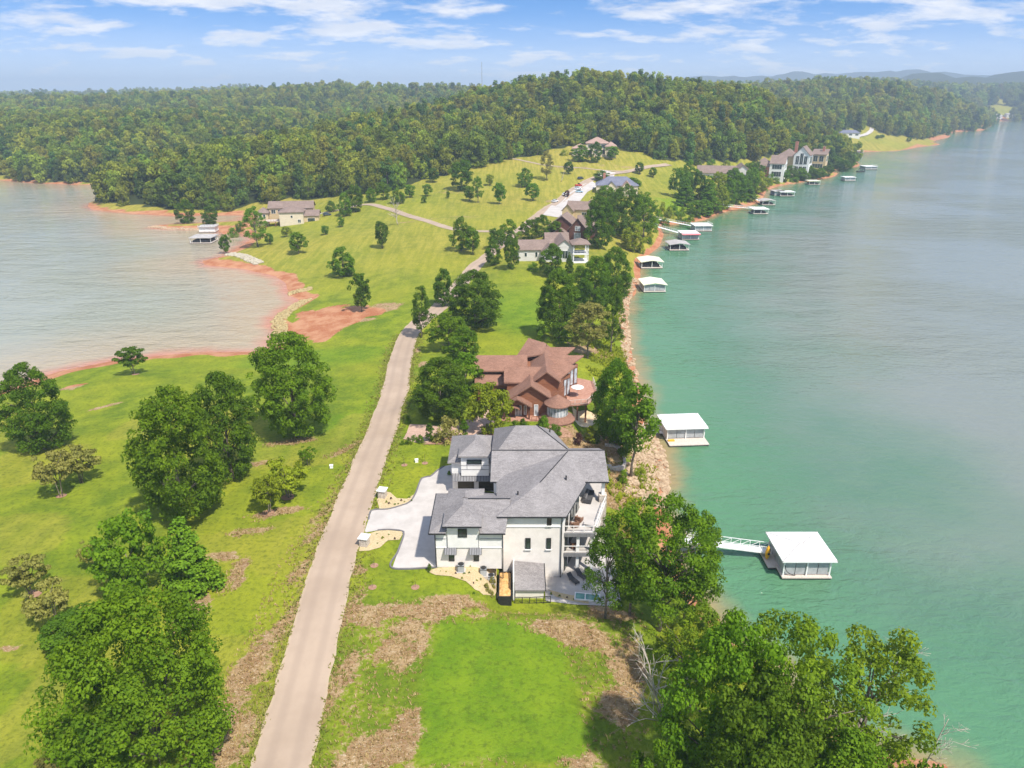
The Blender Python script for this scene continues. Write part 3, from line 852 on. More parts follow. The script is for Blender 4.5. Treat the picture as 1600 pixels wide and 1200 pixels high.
# ================================================================== the single trees and shrubs
random.seed(4)
TREES = [
    # px, foot y, top y, width px, mesh, leaf, label
    (70, 702, 566, 100, 'big1', 'dark', 'tall dark uneven tree on the lawn by the red shore at the left edge'),
    (292, 810, 600, 152, 'big0', 'mid', 'largest broad dark green tree of the pair in the middle of the left lawn'),
    (364, 748, 578, 106, 'big3', 'dark', 'dark tree standing close behind the largest left lawn tree'),
    (465, 682, 515, 126, 'big2', 'mid', 'big round tree alone between the left bay and the road'),
    (212, 932, 800, 112, 'mid0', 'mid', 'round green tree beside the bright feathery conifer on the left lawn'),
    (248, 1180, 885, 280, 'huge', 'mid', 'huge spreading tree in the lower left foreground'),
    (120, 1010, 945, 110, 'mid2', 'dark', 'dark low tree pressed against the left side of the huge foreground tree'),
    (537, 432, 385, 44, 'mid1', 'mid', 'thick leaning tree on the lawn of the cove, well above the lone small one'),
    (565, 487, 426, 32, 'small1', 'dark', 'lone slim tree on the bare red clay beside the cove'),
    (467, 397, 362, 29, 'small0', 'mid', 'small round tree on the open lawn below the cream house'),
    (597, 388, 345, 24, 'small1', 'dark', 'slim dark tree by the middle of the cove lawn'),
    (402, 386, 322, 46, 'open1', 'mid', 'tall see-through tree in front of the cream house'),
    (354, 397, 366, 18, 'small1', 'dark', 'thin dark tree on the tip of the stone shore'),
    (422, 382, 364, 16, 'small0', 'mid', 'little round tree near the water side of the cream house lawn'),
    (448, 370, 353, 17, 'small0', 'lime', 'little light green tree on the cream house lawn'),
    (508, 367, 352, 14, 'small0', 'mid', 'little spreading tree alone in the middle of the cream house lawn'),
    (533, 355, 338, 13, 'small1', 'mid', 'little upright tree on the lawn below the garden drive'),
    (540, 338, 300, 24, 'mid1', 'mid', 'left of two dark trees where the lane enters the cream house drive'),
    (556, 331, 288, 30, 'mid0', 'dark', 'taller right one of two dark trees by the cream house drive'),
    (518, 331, 313, 20, 'bush1', 'dark', 'round dark shrub beside the garage of the cream house'),
    (293, 350, 311, 32, 'mid2', 'dark', 'round dark tree on the narrow spit by the left docks'),
    (329, 352, 322, 27, 'mid1', 'dark', 'dark tree at the root of the narrow spit behind the left dock'),
    (375, 362, 345, 16, 'bush0', 'dark', 'round dark shrub on the bank by the left dock walkway'),
    (364, 371, 355, 18, 'bush1', 'mid', 'wide green shrub on the bank just above the left boat dock'),
    (722, 392, 338, 35, 'mid1', 'mid', 'taller left tree of the pair under the lane junction'),
    (739, 398, 355, 26, 'small0', 'mid', 'shorter right tree of the pair under the lane junction'),
    (780, 319, 285, 21, 'small1', 'mid', 'bright upright tree in the lower middle of the meadow'),
    (832, 314, 286, 24, 'small0', 'mid', 'round tree on the meadow nearest the lane'),
    (820, 292, 262, 26, 'mid1', 'mid', 'dark leafy tree in the upper meadow beside the tall thin one'),
    (854, 282, 234, 26, 'open1', 'pale', 'tall thin greyish tree in the upper meadow'),
    (747, 317, 275, 20, 'open1', 'mid', 'slender tree leaning on the thicket in the meadow'),
    (722, 297, 250, 44, 'mid0', 'dark', 'big dark tree thicket in the left of the meadow'),
    (733, 314, 290, 20, 'small0', 'mid', 'low leafy tree at the foot of the meadow thicket'),
    (765, 290, 272, 14, 'small0', 'lime', 'small light tree high in the meadow'),
    (677, 285, 262, 20, 'small0', 'dark', 'small dark tree at the upper left corner of the meadow'),
    (668, 307, 287, 16, 'small0', 'mid', 'small tree on the left slope of the meadow'),
    (640, 309, 288, 20, 'small0', 'mid', 'small tree beside the lane at the left end of the meadow'),
    (662, 317, 305, 11, 'bush0', 'dark', 'tiny dark bush on the lower left meadow'),
    (700, 310, 298, 7, 'small1', 'mid', 'sapling standing alone in the meadow'),
    (622, 318, 294, 24, 'mid1', 'mid', 'leafy tree at the wood edge behind the dead tree'),
    (600, 312, 284, 26, 'mid0', 'mid', 'leafy tree by the wood edge above the lane'),
    (580, 316, 293, 20, 'mid2', 'mid', 'low leafy tree at the wood edge above the lane bend'),
    (888, 272, 252, 17, 'small0', 'dark', 'small dark tree on the lane slope under the hilltop house'),
    (907, 252, 226, 30, 'mid1', 'mid', 'left tree in front of the hilltop house'),
    (930, 254, 221, 21, 'mid2', 'dark', 'dark oval tree in front of the hilltop house porch'),
    (956, 249, 228, 22, 'small0', 'mid', 'tree at the right corner of the hilltop house'),
    (881, 243, 233, 13, 'bush0', 'lime', 'yellowish bush left of the hilltop house'),
    (999, 272, 253, 16, 'small0', 'dark', 'left one of two round trees on the small right meadow'),
    (1020, 277, 261, 14, 'small0', 'mid', 'right one of two round trees on the small right meadow'),
    (660, 527, 447, 40, 'open0', 'dark', 'thin many-stemmed tree beside the road bend'),
    (694, 478, 419, 38, 'mid1', 'dark', 'dark upright tree where the road disappears behind trees'),
    (742, 512, 420, 98, 'big0', 'dark', 'wide dark tree over the road beyond the brown house'),
    (702, 548, 487, 66, 'mid0', 'mid', 'round tree by the road between the bend and the brown house'),
    (726, 566, 510, 56, 'mid2', 'mid', 'lower round tree at the upper left of the brown house'),
    (690, 652, 556, 106, 'big1', 'dark', 'broad dark tree between the road and the brown house'),
    (728, 622, 549, 76, 'mid1', 'mid', 'lighter tree behind the broad one left of the brown house'),
    (767, 678, 597, 70, 'mid0', 'lime', 'bright yellow green tree before the entrance of the brown house'),
    (771, 414, 374, 30, 'mid1', 'dark', 'left of three round trees before the grey ranch house'),
    (799, 420, 369, 31, 'mid0', 'dark', 'middle of three round trees before the grey ranch house'),
    (862, 431, 380, 40, 'mid2', 'dark', 'right tree hiding the middle of the grey ranch house'),
    (889, 428, 394, 16, 'fir', 'dark', 'narrow dark conifer by the ranch house porch'),
    (833, 423, 409, 20, 'bush0', 'mid', 'low shrub on the lawn before the grey ranch house'),
    (795, 380, 342, 34, 'mid1', 'mid', 'green tree by the road just left of the ranch house roof'),
    (775, 388, 356, 30, 'mid0', 'dark', 'dark tree on the road side of the ranch house'),
    (826, 374, 342, 32, 'mid0', 'dark', 'dark rounded tree at the back of the ranch house'),
    (846, 370, 335, 28, 'mid2', 'dark', 'dark clipped tree beside the dark brown gabled house'),
    (868, 376, 345, 34, 'mid1', 'dark', 'low dark tree in front of the dark brown gabled house'),
    (935, 388, 306, 52, 'big3', 'dark', 'tall dark tree right of the dark brown gabled house'),
    (975, 372, 288, 58, 'big0', 'dark', 'broadest dark tree on the bank above the first docks'),
    (945, 345, 290, 50, 'big2', 'mid', 'crown rising behind the tall tree by the tan house'),
    (1004, 372, 300, 56, 'open1', 'mid', 'tall tree with a bare trunk above the red roofed dock'),
    (988, 392, 347, 38, 'mid1', 'lime', 'light green tree on the bank behind the cream dock'),
    (985, 300, 277, 36, 'mid2', 'mid', 'leafy tree right of the house with the slate blue roof'),
    (1010, 345, 310, 30, 'mid0', 'mid', 'leafy tree beside the bare trunk tree on the bank'),
    (940, 282, 266, 28, 'mid1', 'mid', 'small tree left of the slate blue roof'),
    (886, 308, 297, 9, 'small0', 'plum', 'tiny purple tree by the parked cars'),
    (872, 532, 420, 84, 'big4', 'dark', 'large dark tree on the lawn behind the brown house'),
    (918, 560, 470, 62, 'open2', 'pale', 'pale feathery tree on the bank beyond the brown house'),
    (955, 552, 448, 46, 'open1', 'dark', 'tall narrow dark tree on the shore beyond the brown house'),
    (928, 486, 400, 62, 'big1', 'mid', 'dense tree in the shore row below the ranch house'),
    (958, 474, 385, 58, 'big2', 'dark', 'dark tree nearest the cream roofed docks in the shore row'),
    (905, 470, 415, 44, 'mid2', 'mid', 'lower tree on the lawn side of the shore row'),
    (958, 690, 560, 84, 'big3', 'mid', 'dense tree on the sandy bank beside the brown house'),
    (985, 745, 588, 76, 'lean', 'mid', 'leaning tree with a pale bare trunk above the rocky shore'),
    (975, 720, 655, 34, 'small1', 'dark', 'thin dark young tree beside the pale leaning trunk'),
    (945, 966, 806, 98, 'shore1', 'dark', 'open dark tree right in front of the white house terrace'),
    (1030, 985, 757, 176, 'shore0', 'mid', 'large tree hiding the shore end of the white dock gangway'),
    (985, 960, 800, 80, 'open1', 'mid', 'slim tree between the two large ones beside the white house terrace'),
    (1068, 980, 790, 120, 'shore2', 'mid', 'open tree reaching over the water towards the white dock'),
    (1120, 1255, 945, 190, 'big1', 'mid', 'dense tree behind the bleached dead tree'),
    (1215, 1260, 940, 215, 'shore0', 'fresh', 'light tall crown in the middle of the lower right trees'),
    (1320, 1240, 950, 190, 'shore1', 'fresh', 'sparse tree reaching out over the green water at lower right'),
    (1160, 1330, 1040, 190, 'big2', 'dark', 'dark full tree at the bottom edge right of the dead tree'),
    (1290, 1360, 1120, 190, 'big3', 'mid', 'bright tree at the bottom edge below the sparse one'),
    (1020, 1300, 1150, 90, 'mid1', 'mid', 'low green tree at the foot of the bleached dead tree'),
    (1395, 1360, 1190, 100, 'mid0', 'mid', 'low tree at the bottom edge under the small dead snag'),
    (1075, 1085, 930, 135, 'shore2', 'fresh', 'light green tree with a stout bare trunk before the terrace trees'),
    (96, 775, 704, 62, 'dogwood0', 'pale', 'left of two layered pale dogwoods on the left lawn'),
    (127, 753, 696, 66, 'dogwood1', 'pale', 'right of two layered pale dogwoods on the left lawn'),
    (212, 585, 541, 46, 'dogwood1', 'dark', 'small round-headed tree alone by the left bay'),
    (450, 777, 715, 78, 'dogwood0', 'lime', 'spreading small tree with a mulch ring near the road'),
    (419, 802, 744, 54, 'dogwood1', 'lime', 'smaller mulch-ringed tree left of the spreading one'),
    (482, 727, 697, 27, 'dogwood0', 'mid', 'tiny tree next to the white ground box by the road'),
    (54, 928, 864, 66, 'dogwood1', 'pale', 'pale yellowish dogwood farthest left on the lawn'),
    (86, 976, 904, 74, 'dogwood0', 'pale', 'pale dogwood touching the huge foreground tree'),
    (152, 890, 842, 42, 'dogwood0', 'pale', 'pale dogwood half behind the round green tree'),
    (72, 1235, 1182, 74, 'dogwood1', 'pale', 'pale dogwood cut by the bottom edge at lower left'),
    (300, 920, 806, 92, 'fir', 'fir', 'bright green feathery conifer on the left lawn'),
]
for t in TREES:
    nm = {'dogwood': 'dogwood_tree', 'fir': 'conifer_tree', 'bush': 'shrub'}.get(t[4][:-1] if t[4][-1].isdigit() else t[4], 'broadleaf_tree')
    tree_px(*t[:7], name=nm, cat='shrub' if nm == 'shrub' else 'tree')

# belts of look-alike trees along the far shore of the peninsula
random.seed(9)
BELT = [(1060, 310, 262), (1075, 300, 250), (1090, 318, 268), (1105, 328, 275), (1120, 318, 268), (1135, 325, 278), (1150, 318, 272), (1163, 312, 276), (1172, 305, 262), (1185, 303, 268),
        (1145, 300, 262), (1070, 322, 280), (1180, 284, 252), (1168, 290, 254), (1122, 332, 290), (1100, 336, 308), (1088, 338, 312)]
for i, (x, y, tp) in enumerate(BELT):
    tree_px(x, y, tp, random.uniform(26, 40), ('mid0', 'mid1', 'mid2', 'fir')[i % 4], ('mid', 'mid', 'dark', 'mid', 'lime')[i % 5], 'green tree in the dense belt between the small right meadow and the far docks', group='shore belt trees')
BELT2 = [(1232, 276, 258), (1250, 280, 262), (1260, 276, 256), (1271, 277, 262), (1300, 266, 242), (1310, 262, 246), (1322, 262, 236), (1330, 260, 240), (1238, 280, 265), (1226, 284, 266), (1272, 280, 264), (1256, 282, 268), (1292, 274, 258), (1280, 278, 262), (1318, 268, 250)]
for i, (x, y, tp) in enumerate(BELT2):
    tree_px(x, y, tp, random.uniform(18, 27), ('mid0', 'mid1', 'mid2')[i % 3], ('dark', 'mid', 'dark', 'mid')[i % 4], 'green tree around the tall glass-fronted houses on the far point', group='far point trees')
for x, y, tp in [(1062, 346, 330), (1045, 340, 322), (1035, 330, 315), (1072, 352, 340), (1020, 362, 345), (1215, 282, 274), (1204, 280, 270), (1110, 262, 248), (1135, 264, 250), (1000, 395, 384), (1012, 380, 370), (1030, 345, 328), (1040, 352, 340), (1052, 335, 318), (1022, 352, 336), (1008, 362, 348), (1015, 372, 360), (1080, 344, 334), (1066, 336, 322), (1240, 284, 276), (1198, 288, 278), (1210, 286, 276)]:
    tree_px(x, y, tp, random.uniform(12, 20), 'bush%d' % (x % 2), ('mid', 'lime')[x % 2], 'leafy shrub on the weedy bank above the far docks', name='shrub', cat='shrub', group='bank shrubs')
for x, y, tp, lb in [(1337, 213, 206, 'small round tree by the far blue-roofed house'), (1420, 222, 214, 'small round tree on the far green point'), (1371, 217, 211, 'low dark shrub left of its twin on the far lawn'), (1378, 216, 210, 'low dark shrub right of its twin on the far lawn')]:
    tree_px(x, y, tp, 9, 'small0', 'mid', lb)

# garden shrubs round the near houses
SHR = [(701, 690, 650, 46, 'bush0', 'pale', 'large mounded olive shrub between the two near houses'),
       (725, 688, 654, 16, 'column', 'dark', 'dark column shrub right of the mounded olive shrub'),
       (672, 690, 660, 16, 'column', 'dark', 'dark column shrub left of the mounded olive shrub'),
       (657, 692, 678, 15, 'bush1', 'dark', 'largest clipped ball shrub at the drive of the brown house'),
       (639, 694, 682, 13, 'bush0', 'dark', 'middle clipped ball shrub at the drive of the brown house'),
       (629, 695, 687, 9, 'bush1', 'dark', 'small clipped ball shrub at the drive of the brown house'),
       (648, 688, 678, 12, 'bush0', 'mid', 'clipped ball shrub behind the others at the brown house drive'),
       (638, 662, 648, 12, 'bush1', 'mid', 'low green shrub by the road at the brown house drive'),
       (712, 662, 650, 12, 'bush0', 'lime', 'yellow shrub left of its twin in the brown house garden'),
       (723, 661, 651, 10, 'bush1', 'lime', 'yellow shrub right of its twin in the brown house garden'),
       (806, 668, 655, 15, 'bush0', 'dark', 'left dark ball shrub at the brown house porch'),
       (817, 664, 652, 14, 'bush1', 'dark', 'upper dark ball shrub at the brown house porch'),
       (822, 668, 657, 13, 'bush0', 'mid', 'right green ball shrub at the brown house porch'),
       (850, 668, 648, 24, 'bush1', 'mid', 'spreading green shrub below the turret'),
       (868, 676, 660, 22, 'bush0', 'mid', 'green shrub at the right of the turret shrubs'),
       (903, 694, 674, 18, 'bush1', 'plum', 'brown shrub at the round stone wall'),
       (922, 692, 664, 18, 'column', 'lime', 'pointed yellow green shrub at the round stone wall'),
       (932, 692, 672, 14, 'bush0', 'dark', 'dark shrub inside the round stone wall'),
       (671, 893, 879, 7, 'column', 'dark', 'small pointed evergreen at the corner of the white house'),
       (770, 915, 898, 13, 'bush0', 'pale', 'upper grass tuft in the white house gravel bed'),
       (760, 921, 909, 13, 'bush1', 'pale', 'left grass tuft in the white house gravel bed'),
       (767, 929, 919, 13, 'bush0', 'pale', 'lower grass tuft in the white house gravel bed'),
       (702, 742, 734, 8, 'bush1', 'mid', 'little shrub at the rear corner of the white house garage'),
       (985, 812, 790, 26, 'bush1', 'mid', 'weedy bush on the sandy bank above the rocks'),
       (1000, 748, 728, 26, 'bush0', 'lime', 'bright weedy bush at the foot of the pale leaning trunk'),
       (973, 755, 733, 20, 'bush1', 'mid', 'green weedy bush left of the pale leaning trunk')]
for s in SHR:
    tree_px(*s, name='shrub', cat='shrub')
SMALL = [(733, 896), (745, 908), (752, 896), (740, 912), (751, 906), (697, 894), (688, 893), (712, 897), (725, 897), (735, 886), (740, 928), (800, 930), (808, 928), (861, 929), (874, 932), (886, 935), (897, 937), (722, 905),
         (603, 774), (611, 780), (622, 788), (632, 785), (640, 778), (608, 788), (588, 835), (598, 842), (608, 836), (617, 843), (590, 850), (604, 786), (617, 789), (627, 783), (643, 783)]
for i, (x, y) in enumerate(SMALL):
    tree_px(x, y, y - random.uniform(3.5, 6), random.uniform(4, 6), 'bush%d' % (i % 2), ('dark', 'lime', 'mid', 'plum')[i % 4], 'tiny clipped plant dotted over the tan gravel beds of the white house', name='bedding_plant', cat='plant', group='gravel bed plants')

# bare trees
def dead_tree(px, py, top, lean_px, name, label, seed, nb=22, thick=0.16):
    rs = np.random.RandomState(seed)
    x, y, z = G(px, py)
    t = y / ray(px, py)[1]
    vt, vb = (top - 600) / FPX, (py - 600) / FPX
    h = t * (vb - vt) / (CP - vt * SP)
    lx = lean_px * t / FPX
    root = empty(name, (x, y, z - 0.2), 0, label=label, cat='dead tree')
    mb = MB()
    stem = [(lx * (i / 7) ** 1.2 + rs.normal() * h * 0.008, rs.normal() * h * 0.01, h * i / 7) for i in range(8)]
    mb.tube(stem, [thick * (1 - 0.11 * i) for i in range(8)], 7)
    mb.build('trunk', m_deadwood, root, True)
    br = MB()
    for i in range(nb):
        k = rs.uniform(1.5, 6.6)
        i0 = int(k)
        a = Vector(stem[i0]).lerp(Vector(stem[i0 + 1]), k - i0)
        d = Vector((rs.normal() + 0.5 * np.sign(lx), rs.normal(), 0.55 + 0.5 * rs.rand())).normalized()
        L = h * (0.40 - 0.035 * k) * rs.uniform(0.7, 1.2)
        p1 = a + d * L * 0.5 + Vector((0, 0, 0.06 * L))
        p2 = a + d * L + Vector((rs.normal(), rs.normal(), rs.rand())) * L * 0.2
        r0 = thick * (0.5 - 0.05 * k)
        br.tube([a, p1, p2], [r0, r0 * 0.6, 0.02], 5)
        for q in range(5):
            s = p1.lerp(p2, rs.rand())
            e = s + (d + Vector((rs.normal(), rs.normal(), rs.normal() * 0.7 + 0.3)) * 0.8).normalized() * L * 0.35
            br.tube([s, e], [r0 * 0.35, 0.012], 4)
    br.build('branches', m_deadwood, root, True)
    return root


dead_tree(1050, 1195, 1010, -62, 'dead_tree', 'bleached bare dead tree leaning left before the lower right trees', 3, 26, 0.20)
dead_tree(1432, 1225, 1120, 20, 'dead_tree', 'small grey dead snag over the water at the lower right corner', 5, 12, 0.12)
dead_tree(1330, 1160, 1010, 50, 'dead_tree', 'pale bare forked trunk inside the sparse tree at lower right', 6, 14, 0.18)
dead_tree(622, 352, 308, -6, 'dead_tree', 'bare grey leafless tree beside the lane to the cream house', 8, 30, 0.22)
dead_tree(877, 284, 262, 6, 'dead_tree', 'leaning bare trunk on the upper meadow', 11, 6, 0.2)

# ================================================================== woodland
def scatter(y0, y1, x0, x1, s, seed):
    rs = np.random.RandomState(seed)
    gx, gy = np.meshgrid(np.arange(x0, x1, s), np.arange(y0, y1, s))
    gx = gx + (rs.rand(*gx.shape) - 0.5) * s * 1.0
    gy = gy + (rs.rand(*gy.shape) - 0.5) * s * 1.0
    gx, gy = gx.ravel(), gy.ravel()
    f = grid_sample(forest, gx, gy)
    d = grid_sample(dSH, gx, gy)
    m = (f > 0.6) & (d > 5) & (np.abs(gx) < 0.86 * gy + 90)
    return gx[m], gy[m]


PX, PY, PS = [], [], []
for a in [(380, 980, -700, 620, 9.0, 1, 1.12), (980, 1500, -1300, 1300, 11.5, 2, 1.35), (1500, 2100, -1850, 1850, 15, 3, 1.7), (2100, 3000, -2600, 2600, 21, 4, 2.3)]:
    x, y = scatter(*a[:6])
    PX.append(x); PY.append(y); PS.append(np.full(len(x), a[6]))
PX, PY, PS = np.concatenate(PX), np.concatenate(PY), np.concatenate(PS)
ok = np.ones(len(PX), bool)
for hp in ((928, 242), (905, 243), (950, 243), (1132, 283), (1210, 277), (1242, 270), (1278, 263), (462, 346)):
    hx_, hy_, _ = G(*hp)
    ok &= ((PX - hx_) ** 2 + ((PY - hy_ - 2) / 1.15) ** 2) > 21 ** 2      # no trees grow through the houses
PX, PY, PS = PX[ok], PY[ok], PS[ok]
rs = np.random.RandomState(77)
PZ = hgts(PX, PY) - 0.3
PS = PS * (0.58 + 0.75 * rs.rand(len(PX)) ** 1.2)
# the front rank of the woodland: one object for every tree
dw = sdist(fe + [(500, 1400), (-500, 1400)], PX, PY)
order = np.argsort(np.where(dw > -1, dw, 1e9) + 1e9 * (PX > 300))
front = [i for i in order if dw[i] < 70][:230]
WLEAF = ['wood', 'wood_light', 'wood_dark', 'wood', 'wood_light', 'wood_dark', 'wood']
for i in front:
    key = 'wood%d' % rs.randint(7)
    s = PS[i] * 1.0
    put_tree('woodland_tree', (PX[i], PY[i], PZ[i]), 16 * s, MESHES[key][3] * s, key, WLEAF[int(key[-1])], 'woodland tree in the front rank of the wooded hill', 'tree', 'front rank of the woodland', rs.rand() * 6.28)
rest = np.ones(len(PX), bool)
rest[front] = False
pm = bpy.data.meshes.new('woodland')
pm.vertices.add(int(rest.sum()))
pm.vertices.foreach_set('co', np.stack([PX[rest], PY[rest], PZ[rest]], 1).astype(np.float32).ravel())
fattr(pm, 'size', PS[rest])
fattr(pm, 'turn', rs.rand(int(rest.sum())) * 6.28)
ia = pm.attributes.new('which', 'INT', 'POINT')
ia.data.foreach_set('value', rs.randint(0, 7, int(rest.sum())).astype(np.int32))
print('woodland trees', int(rest.sum()))
woods = link(bpy.data.objects.new('woodland', pm), label='dense far-off broadleaf forest covering the hills and ridges', cat='forest', kind='stuff')
ng = bpy.data.node_groups.new('woodland_nodes', 'GeometryNodeTree')
ng.interface.new_socket('Geometry', in_out='INPUT', socket_type='NodeSocketGeometry')
ng.interface.new_socket('Geometry', in_out='OUTPUT', socket_type='NodeSocketGeometry')
gi, go = ng.nodes.new('NodeGroupInput'), ng.nodes.new('NodeGroupOutput')
iop = ng.nodes.new('GeometryNodeInstanceOnPoints')
jn = ng.nodes.new('GeometryNodeJoinGeometry')
for i in reversed(range(7)):
    o = bpy.data.objects.new('woodland_crown', crown_with('wood%d' % i, WLEAF[i]))
    oi = ng.nodes.new('GeometryNodeObjectInfo')
    oi.inputs['Object'].default_value = o
    oi.inputs['As Instance'].default_value = True
    ng.links.new(oi.outputs['Geometry'], jn.inputs[0])


def named(nm, typ):
    a = ng.nodes.new('GeometryNodeInputNamedAttribute')
    a.data_type = typ
    a.inputs['Name'].default_value = nm
    return a.outputs['Attribute']


cx = ng.nodes.new('ShaderNodeCombineXYZ')
ng.links.new(named('turn', 'FLOAT'), cx.inputs[2])
ng.links.new(gi.outputs[0], iop.inputs['Points'])
ng.links.new(jn.outputs[0], iop.inputs['Instance'])
iop.inputs['Pick Instance'].default_value = True
ng.links.new(named('which', 'INT'), iop.inputs['Instance Index'])
ng.links.new(cx.outputs[0], iop.inputs['Rotation'])
ng.links.new(named('size', 'FLOAT'), iop.inputs['Scale'])
ng.links.new(iop.outputs[0], go.inputs[0])
md = woods.modifiers.new('scatter', 'NODES')
md.node_group = ng

# the air over the lake: far ridges fade into it
m_haze, g, out = new_mat('haze_air')
pv = g('VolumePrincipled', {'Color': (0.58, 0.72, 0.88, 1), 'Density': 0.00022, 'Anisotropy': 0.0})
g.l.new(pv.outputs[0], out.inputs['Volume'])
hb = MB().box(-7600, 7600, -300, 9600, -9, 262)
hz_o = hb.build('haze', m_haze, kind='stuff', label='thin pale haze in the air over the whole lake valley', cat='haze')

# ================================================================== building materials
def simple(name, c0, c1=None, scale=1.5, rough=0.85, spec=0.3, bump=0.0, metal=0.0, stretch=None):
    m, g, out = new_mat(name)
    c1 = c1 or tuple(min(1, x * 1.18) for x in c0)
    pos = g('NewGeometry').outputs['Position']
    if stretch:
        pos = g('Mapping', {'Vector': pos, 'Scale': stretch}).outputs[0]
    n = g.noise(pos, scale, 5, 0.65)
    ins = {'Base Color': g.mix(g.step(n, 0.32, 0.68), c0, c1), 'Roughness': rough, 'Specular IOR Level': spec, 'Metallic': metal}
    if bump:
        ins['Normal'] = g('Bump', {'Height': n, 'Strength': bump, 'Distance': 0.05}).outputs[0]
    b = g('BsdfPrincipled', ins)
    g.l.new(b.outputs[0], out.inputs['Surface'])
    return m


def shingle(name, c0, c1, patch=0.25):
    m, g, out = new_mat(name)
    pos = g('NewGeometry').outputs['Position']
    n1 = g.noise(g('Mapping', {'Vector': pos, 'Scale': (2.2, 2.2, 5.0)}).outputs[0], 3.2, 3, 0.7)
    n2 = g.noise(pos, 0.35, 3, 0.5)
    cell = g('TexVoronoi', {'Vector': g('Mapping', {'Vector': pos, 'Scale': (1.6, 3.2, 6.4)}).outputs[0], 'Scale': 1.25})
    c = g.mix(g.step(n1, 0.36, 0.64), c0, c1)
    c = g.mix(g.math('MULTIPLY', g('SeparateColor', {0: cell.outputs['Color']}).outputs[0], 0.45), c, tuple(x * 0.62 for x in c0))
    c = g.mix(g.math('MULTIPLY', g.step(n2, 0.4, 0.7), patch), c, tuple(min(1, x * 1.2) for x in c1))
    b = g('BsdfPrincipled', {'Base Color': c, 'Roughness': 0.92, 'Specular IOR Level': 0.2, 'Normal': g('Bump', {'Height': n1, 'Strength': 0.5, 'Distance': 0.05}).outputs[0]})
    g.l.new(b.outputs[0], out.inputs['Surface'])
    return m


def boards(name, c0, c1, pitch=0.2):
    m, g, out = new_mat(name)
    pos = g('NewGeometry').outputs['Position']
    z = g('SeparateXYZ', {0: pos}).outputs[2]
    fr = g.math('FRACT', g.math('DIVIDE', z, pitch))
    n = g.noise(g('Mapping', {'Vector': pos, 'Scale': (0.6, 0.6, 5)}).outputs[0], 1.2, 4, 0.6)
    c = g.mix(g.step(n, 0.3, 0.7), c0, c1)
    c = g.mix(g.math('MULTIPLY', g.step(fr, 0.14, 0.04), 0.55), c, tuple(x * 0.4 for x in c0))
    b = g('BsdfPrincipled', {'Base Color': c, 'Roughness': 0.8, 'Normal': g('Bump', {'Height': fr, 'Strength': 0.3, 'Distance': 0.03}).outputs[0]})
    g.l.new(b.outputs[0], out.inputs['Surface'])
    return m


def glass(name, col=(0.03, 0.045, 0.04), rough=0.06):
    m, g, out = new_mat(name)
    n = g.noise(g('NewGeometry').outputs['Position'], 0.8, 3, 0.6)
    b = g('BsdfPrincipled', {'Base Color': g.mix(g.step(n, 0.35, 0.65), tuple(c * 0.6 for c in col), tuple(c * 1.5 for c in col)), 'Roughness': rough, 'Specular IOR Level': 0.6})
    g.l.new(b.outputs[0], out.inputs['Surface'])
    return m


